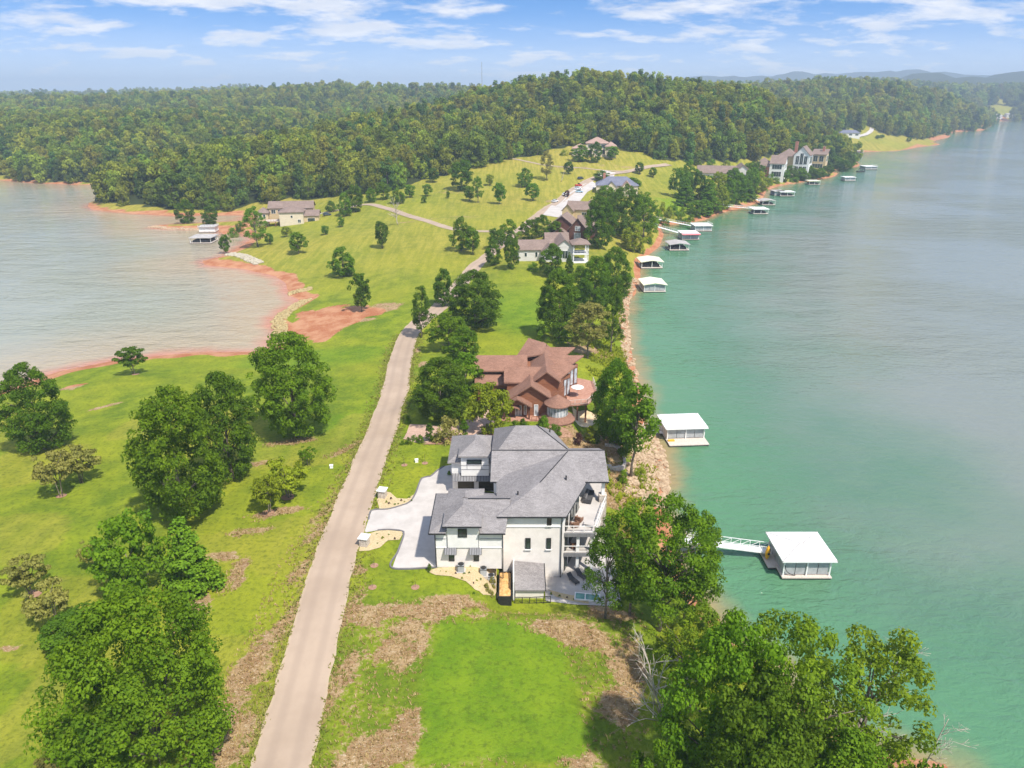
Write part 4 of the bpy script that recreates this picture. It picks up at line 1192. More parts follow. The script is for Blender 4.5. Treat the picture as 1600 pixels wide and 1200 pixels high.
MT = {
    'white': simple('white_stucco', (0.72, 0.70, 0.67), (0.80, 0.78, 0.75), 0.7, 0.8),
    'offwhite': simple('painted_brick', (0.72, 0.665, 0.615), (0.79, 0.735, 0.685), 1.2, 0.85, bump=0.15),
    'trim': simple('white_trim', (0.74, 0.73, 0.71), None, 2, 0.6),
    'black': simple('black_metal', (0.018, 0.018, 0.02), (0.035, 0.035, 0.035), 3, 0.45),
    'greyroof': shingle('grey_shingles', (0.195, 0.176, 0.172), (0.315, 0.290, 0.280)),
    'redroof': shingle('red_brown_shingles', (0.205, 0.105, 0.072), (0.33, 0.18, 0.125)),
    'brownroof': shingle('taupe_shingles', (0.185, 0.130, 0.105), (0.30, 0.222, 0.185)),
    'blueroof': shingle('slate_blue_shingles', (0.13, 0.135, 0.18), (0.22, 0.225, 0.28)),
    'rose': shingle('rose_tiles', (0.32, 0.20, 0.155), (0.45, 0.31, 0.25)),
    'siding': boards('brown_wood_siding', (0.205, 0.075, 0.035), (0.30, 0.125, 0.06), 0.24),
    'darksiding': boards('dark_brown_siding', (0.085, 0.032, 0.022), (0.14, 0.055, 0.035), 0.25),
    'cream': boards('cream_siding', (0.60, 0.50, 0.36), (0.70, 0.60, 0.46), 0.3),
    'tan': boards('tan_siding', (0.50, 0.37, 0.20), (0.62, 0.48, 0.29), 0.3),
    'palegrey': boards('pale_grey_siding', (0.58, 0.54, 0.50), (0.68, 0.65, 0.62), 0.3),
    'brick': simple('red_brick', (0.34, 0.14, 0.09), (0.48, 0.22, 0.15), 2.5),
    'glass': glass('window_glass', (0.035, 0.05, 0.045)),
    'paleglass': glass('pale_window_glass', (0.34, 0.36, 0.38), 0.12),
    'metalroof': simple('grey_seamed_metal', (0.15, 0.145, 0.15), (0.23, 0.225, 0.23), 2, 0.45, 0.5, stretch=(4, 0.2, 1)),
    'garage': simple('bronze_garage_door', (0.042, 0.034, 0.018), (0.065, 0.052, 0.03), 1.2, 0.4),
    'concrete': simple('pale_concrete', (0.43, 0.39, 0.355), (0.52, 0.475, 0.435), 0.35, 0.9),
    'edge': simple('dark_kerb', (0.15, 0.14, 0.14), None, 2),
    'gravel': simple('tan_gravel', (0.42, 0.32, 0.17), (0.57, 0.45, 0.27), 5.0, 0.95, bump=0.4),
    'stone': simple('stacked_stone', (0.36, 0.30, 0.25), (0.62, 0.55, 0.48), 3.5, 0.9, bump=0.5),
    'deckred': simple('red_brown_deck', (0.36, 0.18, 0.12), (0.46, 0.25, 0.18), 1.5),
    'paver': simple('rose_pavers', (0.42, 0.27, 0.20), (0.52, 0.36, 0.28), 2.5),
    'flag': simple('tan_flagstone', (0.55, 0.42, 0.24), (0.70, 0.57, 0.38), 1.6),
    'dockdeck': simple('dock_boards', (0.50, 0.42, 0.36), (0.62, 0.54, 0.47), 2.0, stretch=(5, 0.6, 1)),
    'dockwhite': simple('white_dock_metal', (0.76, 0.75, 0.72), (0.82, 0.81, 0.79), 0.6, 0.5),
    'dockcream': simple('cream_dock_roof', (0.70, 0.68, 0.48), (0.76, 0.74, 0.56), 0.6, 0.55),
    'dockgrey': simple('grey_dock_roof', (0.36, 0.33, 0.31), (0.46, 0.43, 0.40), 0.8, 0.6),
    'dockred': simple('red_dock_awning', (0.55, 0.07, 0.09), (0.64, 0.11, 0.12), 0.8, 0.6),
    'dockblue': simple('blue_dock_cover', (0.10, 0.17, 0.36), None, 0.8, 0.6),
    'screen': simple('dock_screen', (0.30, 0.31, 0.31), (0.42, 0.43, 0.43), 0.6, 0.5),
    'float': simple('black_floats', (0.03, 0.03, 0.035), None, 2),
    'dark': simple('dark_interior', (0.05, 0.048, 0.05), (0.08, 0.078, 0.08), 1),
    'orange': simple('yellow_plastic', (0.75, 0.36, 0.02), None, 2, 0.5),
    'wicker': simple('brown_wicker', (0.17, 0.085, 0.05), (0.26, 0.14, 0.09), 8),
    'rubber': simple('tyre_rubber', (0.02, 0.02, 0.02), None, 2),
    'pool': simple('pool_water', (0.10, 0.26, 0.23), (0.14, 0.32, 0.29), 1.2, 0.06, 0.5),
    'mulch': simple('orange_mulch', (0.46, 0.25, 0.08), (0.66, 0.42, 0.18), 2.5, 0.95, bump=0.5),
    'redmulch': simple('red_mulch', (0.28, 0.155, 0.095), (0.38, 0.225, 0.15), 3, 0.95),
    'carwhite': simple('white_car_paint', (0.72, 0.73, 0.75), None, 1, 0.25, 0.5),
    'carred': simple('red_car_paint', (0.55, 0.05, 0.03), None, 1, 0.25, 0.5),
    'carblue': simple('pale_blue_car_paint', (0.36, 0.50, 0.58), None, 1, 0.25, 0.5),
    'cardark': simple('dark_car_paint', (0.06, 0.07, 0.09), None, 1, 0.25, 0.5),
    'rock': simple('tan_rock', (0.30, 0.20, 0.12), (0.50, 0.37, 0.24), 1.2, 0.95),
    'palerock': simple('pale_rock', (0.34, 0.29, 0.21), (0.47, 0.42, 0.32), 1.2, 0.95),
    'yellowrock': simple('yellow_rock', (0.30, 0.22, 0.10), (0.42, 0.33, 0.16), 1.2, 0.95),
}

m_road, g, out = new_mat('worn_road_concrete')
pos = g('NewGeometry').outputs['Position']
ac = g('Attribute', attribute_name='across').outputs['Fac']
n1 = g.noise(pos, 0.16, 6, 0.6)
n2 = g.noise(pos, 5.0, 3, 0.7)
c = g.mix(g.step(n1, 0.3, 0.7), (0.36, 0.268, 0.195), (0.43, 0.325, 0.24))
tr = g.math('ABSOLUTE', g.math('SUBTRACT', g.math('ABSOLUTE', ac), 0.42))
c = g.mix(g.math('MULTIPLY', g.step(tr, 0.26, 0.04), 0.38), c, (0.30, 0.225, 0.17))
c = g.mix(g.math('MULTIPLY', g.step(g.math('ABSOLUTE', ac), 0.86, 1.0), 0.6), c, (0.46, 0.36, 0.24))
c = g.mix(g.math('MULTIPLY', g.step(n2, 0.56, 0.75), 0.3), c, (0.27, 0.205, 0.155))
b = g('BsdfPrincipled', {'Base Color': c, 'Roughness': 0.93, 'Specular IOR Level': 0.2})
g.l.new(b.outputs[0], out.inputs['Surface'])


def smooth_line(pts, step):
    P = [np.array(p[:2], float) for p in pts]
    P = [2 * P[0] - P[1]] + P + [2 * P[-1] - P[-2]]
    res = []
    for i in range(1, len(P) - 2):
        n = max(2, int(np.linalg.norm(P[i + 1] - P[i]) / step))
        for k in range(n):
            t = k / n
            res.append(0.5 * ((2 * P[i]) + (-P[i - 1] + P[i + 1]) * t + (2 * P[i - 1] - 5 * P[i] + 4 * P[i + 1] - P[i + 2]) * t * t + (-P[i - 1] + 3 * P[i] - 3 * P[i + 1] + P[i + 2]) * t ** 3))
    res.append(P[-2])
    return np.array(res)


def ribbon(name, line, width, mat, lift=0.07, n=7, kind='structure', step=1.0):
    c = smooth_line(line, step)
    d = np.gradient(c, axis=0)
    d /= np.linalg.norm(d, axis=1)[:, None] + 1e-9
    nr = np.stack([-d[:, 1], d[:, 0]], 1)
    s = np.linspace(-1, 1, n)
    rag = np.ones((len(c), n))
    rr_ = np.random.RandomState(len(c))
    jit = np.convolve(rr_.normal(size=len(c) + 8), np.ones(3) / 3, 'same')[:len(c)], np.convolve(rr_.normal(size=len(c) + 8), np.ones(3) / 3, 'same')[:len(c)]
    rag[:, 0] += 0.05 * jit[0]
    rag[:, -1] += 0.05 * jit[1]
    P = c[:, None, :] + nr[:, None, :] * (rag * s[None, :] * width / 2)[:, :, None]
    Z = hgts(P[..., 0], P[..., 1])
    Z = 0.5 * Z + 0.5 * Z.mean(1, keepdims=True)
    Z = np.maximum(Z, hgts(P[..., 0], P[..., 1])) + lift
    me = grid_mesh(name, P[..., 0], P[..., 1], Z)
    fattr(me, 'across', np.broadcast_to(s, Z.shape).copy())
    if len(me.polygons) and me.polygons[len(me.polygons) // 2].normal.z < 0:
        me.flip_normals()
    me.materials.append(mat)
    return link(bpy.data.objects.new(name, me), kind=kind)


def drape(name, poly, mat, lift=0.05, cell=0.8, kind='structure', **tags):
    """a sheet of paving, gravel or mulch lying on the ground over a plan polygon"""
    bm = bmesh.new()
    vs = [bm.verts.new((p[0], p[1], 0)) for p in poly]
    bm.faces.new(vs)
    bmesh.ops.triangulate(bm, faces=bm.faces[:])
    for _ in range(6):
        e = [x for x in bm.edges if x.calc_length() > cell]
        if not e:
            break
        bmesh.ops.subdivide_edges(bm, edges=e, cuts=1)
        bmesh.ops.triangulate(bm, faces=bm.faces[:])
    bmesh.ops.recalc_face_normals(bm, faces=bm.faces[:])
    for v in bm.verts:
        v.co.z = hgt(v.co.x, v.co.y) + lift
    if bm.faces and sum(f.normal.z for f in bm.faces) < 0:
        bmesh.ops.reverse_faces(bm, faces=bm.faces[:])
    me = bpy.data.meshes.new(name)
    bm.to_mesh(me)
    bm.free()
    me.materials.append(mat)
    return link(bpy.data.objects.new(name, me), kind=kind, **tags)


# ================================================================== roads, drives, beds
road_px = [(355, 1520), (385, 1400), (423, 1260), (439, 1200), (462, 1110), (490, 1000), (518, 890), (548, 800), (575, 728), (600, 664), (618, 605), (626, 563), (637, 528), (658, 502), (688, 479), (716, 448), (742, 417), (764, 399), (795, 372), (830, 346), (872, 316), (905, 291), (928, 279), (952, 272), (985, 267), (1030, 259), (1045, 257)]
ROAD = GP(road_px)
ribbon('road', ROAD, 5.7, m_road)
ribbon('lane', GP([(795, 365), (770, 362), (735, 361), (700, 356), (655, 342), (612, 328), (582, 320), (560, 321), (535, 327), (505, 333)]), 4.6, m_road, 0.10)
ribbon('track', GP([(985, 268), (940, 266), (900, 262), (850, 258), (812, 250), (800, 248)]), 2.6, m_road, 0.10)
ribbon('far_drive', GP([(1362, 200), (1361, 205), (1352, 211), (1340, 214)]), 5.5, MT['concrete'], 0.5, step=4)
ribbon('drive', GP([(500, 333), (480, 341), (472, 347)]), 5, MT['concrete'], 0.10)
DRIVE = [W(569, 833, 8), W(576, 812, 8), W(581, 798, 8), W(606, 796, 8), W(628, 790, 8), W(640, 785, 8), W(649, 772, 8), W(659, 748, 8), W(672, 745, 8), W(683, 736, 8), W(694, 729, 8), W(707, 726, 8),
         (-9.6, 104), (-9.2, 97.4), (-1.4, 97.4), (-1.4, 87.0), (-9.7, 87.0), (-9.9, 78.1), W(613, 888, 8), W(622, 862, 8), W(631, 836, 8), W(627, 830, 8), W(606, 828, 8), W(590, 829, 8)]
drape('driveway', DRIVE, MT['concrete'], 0.06, 1.2)


def kerb(name, pts, w, h, mat, parent=None):
    c = smooth_line(pts, 0.5)
    mb = MB()
    for a, b_ in zip(c[:-1], c[1:]):
        za, zb = hgt(*a), hgt(*b_)
        mb.bar((a[0], a[1], za + h / 2), (b_[0], b_[1], zb + h / 2), w, h)
    return mb.build(name, mat, parent, kind=None if parent else 'structure')


kerb('driveway_kerb', DRIVE[1:11], 0.22, 0.16, MT['edge'])
kerb('driveway_kerb', [DRIVE[-7]] + DRIVE[-6:], 0.22, 0.16, MT['edge'])
BED1 = [W(x, y, 8) for x, y in [(593, 796), (589, 781), (600, 768), (610, 770), (620, 779), (636, 780), (647, 773), (648, 776), (640, 786), (628, 791), (606, 797)]]
BED2 = [W(x, y, 8) for x, y in [(566, 838), (590, 830), (606, 829), (628, 831), (629, 836), (624, 844), (606, 845), (594, 856), (577, 861), (561, 862)]]
drape('gravel_bed', BED1, MT['gravel'], 0.09)
drape('gravel_bed', BED2, MT['gravel'], 0.09)
BED3 = GP([(667, 893), (684, 888), (700, 887), (776, 885), (776, 926), (772, 932), (755, 930), (742, 922), (728, 909), (705, 901), (680, 899)])
drape('gravel_bed', BED3, MT['gravel'], 0.09)
drape('gravel_bed', GP([(776, 926), (812, 924), (818, 927), (808, 933), (795, 938), (776, 936)]), MT['gravel'], 0.09)
drape('gravel_bed', GP([(856, 922), (880, 928), (920, 936), (920, 944), (890, 939), (868, 933)]), MT['gravel'], 0.09)
drape('garden_drive', GP([(630, 686), (640, 663), (665, 664), (700, 668), (735, 655), (760, 640), (778, 640), (770, 668), (735, 684), (690, 692), (650, 692)]), MT['paver'], 0.06)
drape('mulch_bed', GP([(660, 695), (700, 682), (735, 684), (760, 676), (800, 668), (870, 664), (900, 688), (880, 684), (800, 690), (740, 695)]), MT['redmulch'], 0.10)
drape('flagstone_terrace', [W(x, y, 5.2) for x, y in [(893, 645), (915, 641), (932, 648), (934, 660), (920, 668), (897, 668)]], MT['flag'], 0.07)
drape('car_court', GP([(868, 322), (885, 326), (905, 316), (918, 300), (935, 290), (925, 283), (905, 290), (890, 302)]), MT['concrete'], 0.14, 3)
drape('car_court', GP([(848, 336), (862, 321), (885, 326), (890, 334), (872, 340)]), MT['concrete'], 0.14, 3)
drape('car_court', GP([(932, 273), (942, 266), (962, 270), (958, 278), (940, 278)]), MT['concrete'], 0.16, 3)
# mulch rings under the young trees
for px_, py_, r_ in [(450, 777, 1.0), (419, 802, 1.0), (86, 976, 0.9), (54, 928, 0.9), (212, 585, 0.9), (96, 775, 0.8)]:
    x, y, z = G(px_, py_)
    drape('mulch_ring', [(x + r_ * math.cos(t * 0.628) * (1 + 0.1 * math.sin(t * 3)), y + r_ * math.sin(t * 0.628)) for t in range(10)], MT['redmulch'], 0.06, 0.5)


# ================================================================== rocks along the shore
def rocks(name, line_px, width, n, size, mat, label, seed, side=1, zmin=None):
    rs = np.random.RandomState(seed)
    L = [np.array(W(*p)) for p in line_px]
    seg = [np.linalg.norm(b - a) for a, b in zip(L[:-1], L[1:])]
    cum = np.cumsum([0] + seg)
    vs, fs = [], []
    ico = [(0, 0, 1), (0.89, 0, 0.45), (0.28, 0.85, 0.45), (-0.72, 0.53, 0.45), (-0.72, -0.53, 0.45), (0.28, -0.85, 0.45), (0.72, 0.53, -0.45), (-0.28, 0.85, -0.45), (-0.89, 0, -0.45), (-0.28, -0.85, -0.45), (0.72, -0.53, -0.45), (0, 0, -1)]
    tri = [(0, 1, 2), (0, 2, 3), (0, 3, 4), (0, 4, 5), (0, 5, 1), (1, 6, 2), (2, 7, 3), (3, 8, 4), (4, 9, 5), (5, 10, 1), (2, 6, 7), (3, 7, 8), (4, 8, 9), (5, 9, 10), (1, 10, 6), (11, 7, 6), (11, 8, 7), (11, 9, 8), (11, 10, 9), (11, 6, 10)]
    for i in range(n):
        s = rs.rand() * cum[-1]
        k = min(np.searchsorted(cum, s) - 1, len(seg) - 1)
        k = max(k, 0)
        a, b = L[k], L[k + 1]
        t = (s - cum[k]) / seg[k]
        d = (b - a) / seg[k]
        nrm = np.array([-d[1], d[0]]) * side
        p = a + (b - a) * t + nrm * (rs.rand() * width - 0.3)
        z = max(hgt(*p), -0.1)
        r = size * (0.5 + rs.rand())
        sc3 = np.array([1 + 0.4 * rs.rand(), 0.8 + 0.4 * rs.rand(), 0.5 + 0.4 * rs.rand()]) * r
        rot = Matrix.Rotation(rs.rand() * 6.28, 3, 'Z') @ Matrix.Rotation(rs.rand() * 0.8, 3, 'X')
        o = len(vs)
        for q in ico:
            w = rot @ Vector((q[0] * sc3[0] * (0.8 + 0.4 * rs.rand()), q[1] * sc3[1], q[2] * sc3[2]))
            vs.append((p[0] + w.x, p[1] + w.y, z + w.z + r * 0.12))
        fs += [tuple(j + o for j in f) for f in tri]
    mb = MB()
    mb.v, mb.f = vs, fs
    return mb.build(name, mat, kind='stuff', label=label, cat='rocks')


rocks('shore_rocks', [(1040, 800), (1042, 745), (1034, 700), (1012, 668)], 7.5, 1100, 0.42, MT['rock'], 'tan riprap boulders on the bank between the two near docks', 1)
rocks('shore_rocks', [(1000, 610), (985, 545), (979, 500), (984, 466), (1000, 440)], 3.0, 500, 0.45, MT['rock'], 'reddish stones strewn along the narrow eastern shore', 2)
rocks('shore_rocks', [(424, 545), (427, 520), (426, 503), (438, 490), (470, 471)], 4.5, 650, 0.5, MT['yellowrock'], 'yellowish stone bank at the head of the left cove', 3, -1)
rocks('shore_rocks', [(452, 461), (488, 458)], 3.5, 160, 0.5, MT['yellowrock'], 'short yellowish stone heap above the left cove', 4, 1)
rocks('shore_rocks', [(350, 400), (368, 405), (400, 417)], 4.0, 420, 0.6, MT['palerock'], 'white stone bank below the cream house lawn', 5, 1)
rocks('shore_rocks', [(238, 354), (262, 357), (300, 358), (340, 358)], 3.0, 250, 0.6, MT['rock'], 'stones edging the narrow spit by the left docks', 6, -1)


# ================================================================== house building blocks
class House:
    """an Empty with its parts; coordinates are local to it"""
    def __init__(s, name, loc, rz, label, cat='house'):
        s.root = empty(name, loc, rz, label=label, cat=cat)

    def part(s, name, mat, mb=None, parent=None, **k):
        return (mb or s.mb).build(name, mat, parent or s.root, **k)

    def box(s, name, mat, x0, x1, y0, y1, z0, z1, parent=None):
        return s.part(name, mat, MB().box(x0, x1, y0, y1, z0, z1), parent)

    def gable(s, x0, x1, y0, y1, z, rise, axis, mat, ov=0.5, th=0.22, wall=None):
        """gable roof; axis 'x' or 'y' is the ridge direction"""
        mb = MB()
        if axis == 'x':
            k = rise / ((y1 - y0) / 2)
            ym = (y0 + y1) / 2
            for e in (-1, 1):
                ye = y0 - ov if e < 0 else y1 + ov
                mb.slab([(x0 - ov, ye, z - k * ov), (x1 + ov, ye, z - k * ov), (x1 + ov, ym, z + rise), (x0 - ov, ym, z + rise)], th)
            tri = [[(x, y0, z - 0.05), (x, y1, z - 0.05), (x, ym, z + rise - th * 1.2)] for x in (x0, x1)]
        else:
            k = rise / ((x1 - x0) / 2)
            xm = (x0 + x1) / 2
            for e in (-1, 1):
                xe = x0 - ov if e < 0 else x1 + ov
                mb.slab([(xe, y0 - ov, z - k * ov), (xm, y0 - ov, z + rise), (xm, y1 + ov, z + rise), (xe, y1 + ov, z - k * ov)], th)
            tri = [[(x0, y, z - 0.05), (x1, y, z - 0.05), (xm, y, z + rise - th * 1.2)] for y in (y0, y1)]
        for v in mb.v:
            pass
        r = s.part('roof', mat, mb)
        if wall:
            w = MB()
            for i, t in enumerate(tri):
                n = (0, 0.12) if axis == 'y' else (0.12, 0)
                sg = 1 if i == 0 else -1
                w.add(t + [(p[0] + n[0] * sg, p[1] + n[1] * sg, p[2]) for p in t], [(0, 1, 2), (5, 4, 3), (0, 3, 4, 1), (1, 4, 5, 2), (2, 5, 3, 0)])
            s.part('gable_wall', wall, w)
        return r

    def hip(s, x0, x1, y0, y1, z, rise, mat, ov=0.55, th=0.22):
        x0, x1, y0, y1 = x0 - ov, x1 + ov, y0 - ov, y1 + ov
        mb = MB()
        if x1 - x0 >= y1 - y0:
            h = (y1 - y0) / 2
            a, b = (x0 + h, y0 + h, z + rise), (x1 - h, y0 + h, z + rise)
            F = [[(x0, y0, z), (x1, y0, z), b, a], [(x1, y0, z), (x1, y1, z), b], [(x1, y1, z), (x0, y1, z), a, b], [(x0, y1, z), (x0, y0, z), a]]
        else:
            h = (x1 - x0) / 2
            a, b = (x0 + h, y0 + h, z + rise), (x0 + h, y1 - h, z + rise)
            F = [[(x0, y0, z), (x1, y0, z), a], [(x1, y0, z), (x1, y1, z), b, a], [(x1, y1, z), (x0, y1, z), b], [(x0, y1, z), (x0, y0, z), a, b]]
        for f in F:
            mb.slab(f, th)
        return s.part('roof', mat, mb)

    def opening(s, name, face, pl, a0, a1, z0, z1, glassmat='glass', framemat='black', bars=1, fw=0.09, leaf='pane'):
        """window or door: frame with its pane(s) as sub-parts. face S, E, W or N; pl is the wall plane"""
        def bx(mb, a, b, za, zb, d0, d1):
            if face == 'S':
                mb.box(a, b, pl - d1, pl - d0, za, zb)
            elif face == 'N':
                mb.box(a, b, pl + d0, pl + d1, za, zb)
            elif face == 'E':
                mb.box(pl + d0, pl + d1, a, b, za, zb)
            else:
                mb.box(pl - d1, pl - d0, a, b, za, zb)
        f = MB()
        bx(f, a0, a1, z0, z0 + fw, 0.0, 0.10)
        bx(f, a0, a1, z1 - fw, z1, 0.0, 0.10)
        bx(f, a0, a0 + fw, z0 + fw, z1 - fw, 0.0, 0.10)
        bx(f, a1 - fw, a1, z0 + fw, z1 - fw, 0.0, 0.10)
        for k in range(1, bars):
            x = a0 + (a1 - a0) * k / bars
            bx(f, x - 0.035, x + 0.035, z0 + fw, z1 - fw, 0.0, 0.09)
        fo = s.part(name, MT[framemat], f)
        for k in range(bars):
            p = MB()
            xa = a0 + fw if k == 0 else a0 + (a1 - a0) * k / bars + 0.035
            xb = a1 - fw if k == bars - 1 else a0 + (a1 - a0) * (k + 1) / bars - 0.035
            bx(p, xa, xb, z0 + fw, z1 - fw, 0.012, 0.04)
            p.build(leaf, MT[glassmat], fo)
        return fo

    def rail(s, name, pts, h, mat, post=1.4, parent=None, picket=0.0):
        """railing: posts, top and bottom rail"""
        mb = MB()
        for a, b in zip(pts[:-1], pts[1:]):
            a, b = Vector(a), Vector(b)
            L = (b - a).length
            n = max(1, int(round(L / post)))
            for k in range(n + 1):
                p = a.lerp(b, k / n)
                mb.box(p.x - 0.04, p.x + 0.04, p.y - 0.04, p.y + 0.04, p.z, p.z + h)
            mb.bar(a + Vector((0, 0, h)), b + Vector((0, 0, h)), 0.09, 0.06)
            mb.bar(a + Vector((0, 0, 0.12)), b + Vector((0, 0, 0.12)), 0.05, 0.05)
            if picket:
                m = int(L / picket)
                for k in range(m):
                    p = a.lerp(b, (k + 0.5) / m)
                    mb.box(p.x - 0.012, p.x + 0.012, p.y - 0.012, p.y + 0.012, p.z + 0.12, p.z + h)
        return s.part(name, mat, mb, parent)

# ================================================================== the white house in the foreground
def wx(px, py, Y):
    return WY(px, py, Y)[0]


def wz(py, Y, px=800):
    return WY(px, py, Y)[2]


H = House('white_house', (0, 0, 0), 0, 'large white two- and three-storey house with grey hip roofs and lakeside decks')
gr, wh, ow, tm_ = MT['greyroof'], MT['white'], MT['offwhite'], MT['trim']
# garage wing nearest the camera
Yw = 78.2
H.box('wall', ow, -9.95, -1.3, Yw, 87.0, 7.8, 11.15)
H.box('wall', wh, -9.98, -1.27, Yw - 0.03, 87.0, 11.15, 13.72)
H.box('trim_band', tm_, -10.02, -1.25, Yw - 0.09, Yw - 0.031, 11.08, 11.2)
H.box('trim_band', MT['edge'], -10.0, -8.65, Yw - 0.08, Yw - 0.031, 12.48, 12.54)
H.box('trim_band', MT['edge'], -4.15, -1.3, Yw - 0.08, Yw - 0.031, 12.48, 12.54)
H.box('bay', wh, -8.45, -4.3, Yw - 0.16, 82.0, 11.2, 14.75)
for x in (-8.45, -4.36):
    H.box('trim_strip', MT['edge'], x, x + 0.06, Yw - 0.2, Yw - 0.161, 11.2, 13.2)


def roof_slabs(faces, mat, th=0.24, name='roof'):
    mb = MB()
    for f in faces:
        mb.slab(f, th)
    return mb.build(name, mat, H.root)


e = 13.75
kz = (15.85 - e) / 4.95
roof_slabs([[(-10.7, 77.55, e), (-8.55, 77.55, e), (-8.55, 79.767, e + kz * 2.217)],
            [(-8.55, 78.06, e + kz * 0.51), (-4.2, 78.06, e + kz * 0.51), (-4.2, 82.5, 15.85), (-5.9, 82.5, 15.85), (-8.55, 79.767, e + kz * 2.217)],
            [(-4.2, 77.55, e), (-0.9, 77.55, e), (-0.2, 82.5, 15.85), (-4.2, 82.5, 15.85)],
            [(-10.7, 77.55, e), (-5.9, 82.5, 15.85), (-10.7, 87.5, e)],
            [(-10.7, 87.5, e), (-5.9, 82.5, 15.85), (-0.2, 82.5, 15.85), (-1.3, 87.5, e)]], gr)
roof_slabs([[(-8.95, 77.35, 14.92), (-3.95, 77.35, 14.92), (-6.45, 80.5, 16.25)],
            [(-3.95, 77.35, 14.92), (-3.95, 80.9, 14.92), (-6.45, 82.3, 16.15), (-6.45, 80.5, 16.25)],
            [(-8.95, 80.9, 14.92), (-8.95, 77.35, 14.92), (-6.45, 80.5, 16.25), (-6.45, 82.3, 16.15)]], gr)
roof_slabs([[(-9.0, 87.9, 14.3), (-3.9, 87.9, 14.3), (-6.4, 85.2, 15.6)], [(-9.0, 87.9, 14.3), (-6.4, 85.2, 15.6), (-6.4, 83.5, 15.6), (-9.0, 84.6, 14.3)],
            [(-3.9, 87.9, 14.3), (-3.9, 84.6, 14.3), (-6.4, 83.5, 15.6), (-6.4, 85.2, 15.6)]], gr)
mb = MB()
mb.bar((-10.72, 77.5, e - 0.09), (-8.55, 77.5, e - 0.09), 0.14, 0.16)
mb.bar((-4.2, 77.5, e - 0.09), (-0.85, 77.5, e - 0.09), 0.14, 0.16)
mb.bar((-9.0, 77.29, 14.82), (-3.9, 77.29, 14.82), 0.14, 0.16)
mb.bar((-10.77, 77.5, e - 0.09), (-10.77, 87.5, e - 0.09), 0.14, 0.16)
mb.build('gutter', MT['black'], H.root)
# windows of the wing
H.opening('window', 'S', Yw - 0.16, wx(715.5, 831, Yw), wx(729.7, 831, Yw), wz(838, Yw), wz(825, Yw), bars=2)
for a, b_ in ((701.3, 710.2), (740, 748.6)):
    H.opening('window', 'S', Yw, wx(a, 870, Yw), wx(b_, 870, Yw), wz(876, Yw), wz(862, Yw), bars=1)
for a, b_ in ((694.9, 713.7), (733.8, 752.7)):
    x0, x1 = wx(a, 859, Yw), wx(b_, 859, Yw)
    z1 = wz(855, Yw)
    o = H.part('awning', MT['metalroof'], MB().slab([(x0, Yw - 0.75, z1 - 0.65), (x1, Yw - 0.75, z1 - 0.65), (x1, Yw - 0.1, z1), (x0, Yw - 0.1, z1)], 0.06))
    sm = MB()
    for k in range(6):
        x = x0 + (x1 - x0) * k / 5
        sm.bar((x, Yw - 0.76, z1 - 0.62), (x, Yw - 0.1, z1 + 0.03), 0.04, 0.06)
    sm.build('seams', MT['black'], o)
    bk = MB()
    for x in (x0 + 0.1, x1 - 0.1):
        bk.bar((x, Yw - 0.04, z1 - 1.0), (x, Yw - 0.7, z1 - 0.7), 0.05)
    bk.build('bracket', MT['black'], o)
# downspouts
for x, y, z0, z1 in ((-10.03, Yw - 0.08, 8, 13.3), (-1.2, Yw - 0.1, 6.4, 13.3), (6.62, 80.25, 4.8, 14.6)):
    H.box('downspout', MT['black'], x - 0.06, x + 0.06, y - 0.06, y + 0.06, z0, z1)
# main block, three storeys on the lake side
main = [(-1.3, 80.4), (6.7, 80.4), (9.6, 87.6), (9.6, 98), (6.2, 104.2), (-2.6, 104.5), (-2.6, 89.5), (-1.3, 87.2)]
H.part('wall', ow, MB().prism(main, 3.6, 12.95))
grown = [(-1.33, 80.36), (6.73, 80.36), (9.65, 87.58), (9.65, 98.02), (6.22, 104.24), (-2.64, 104.54), (-2.64, 89.48), (-1.33, 87.18)]
H.part('wall', wh, MB().prism(grown, 12.95, 14.7))
H.box('trim_band', tm_, -1.3, 6.75, 80.28, 80.355, 12.88, 13.0)
Ym = 80.36
for a, b_, y0, y1 in ((854, 861.2, 820.7, 804.5), (821, 829.2, 857.4, 840.6), (854, 861.2, 857.4, 840.6)):
    H.opening('window', 'S', Ym, wx(a, 840, Ym), wx(b_, 840, Ym), wz(y0, Ym), wz(y1, Ym), bars=1)
    H.box('transom_bar', MT['black'], wx(a, 840, Ym), wx(b_, 840, Ym), Ym - 0.12, Ym - 0.101, wz(y1 + 4.3, Ym), wz(y1 + 3.6, Ym))
    H.box('sill', tm_, wx(a, 840, Ym) - 0.12, wx(b_, 840, Ym) + 0.12, Ym - 0.2, Ym, wz(y0, Ym) - 0.14, wz(y0, Ym) - 0.01)
e = 14.85
A, B, C = (-2.0, 79.75, e), (7.1, 79.75, e), (10.5, 88.3, e)
P, Q, D = (3.85, 84.9, 17.0), (8.3, 94.05, 17.0), (-2.3, 92.0, e)
roof_slabs([[A, B, P], [B, C, (9.5, 92.6, 16.4), Q, P], [A, P, D], [P, Q, D]], gr)
roof_slabs([[(-3.1, 88.9, e), (13.9, 88.9, e), (13.75, 94.1, 17.12), (-3.0, 94.1, 17.12)], [(-3.0, 94.1, 17.12), (13.75, 94.1, 17.12), (13.6, 99.3, e), (-3.1, 99.3, e)]], gr)
E1, E2, E3, E4, R1, R2 = (9.6, 96.5, 15.1), (6.7, 105.2, 15.1), (-2.9, 106, 15.1), (-3.3, 94.6, 15.1), (0.6, 99.9, 18.5), (3.9, 99.9, 18.5)
roof_slabs([[E4, E1, R2, R1], [E1, E2, R2], [E2, E3, R1, R2], [E3, E4, R1]], gr)
mb = MB()
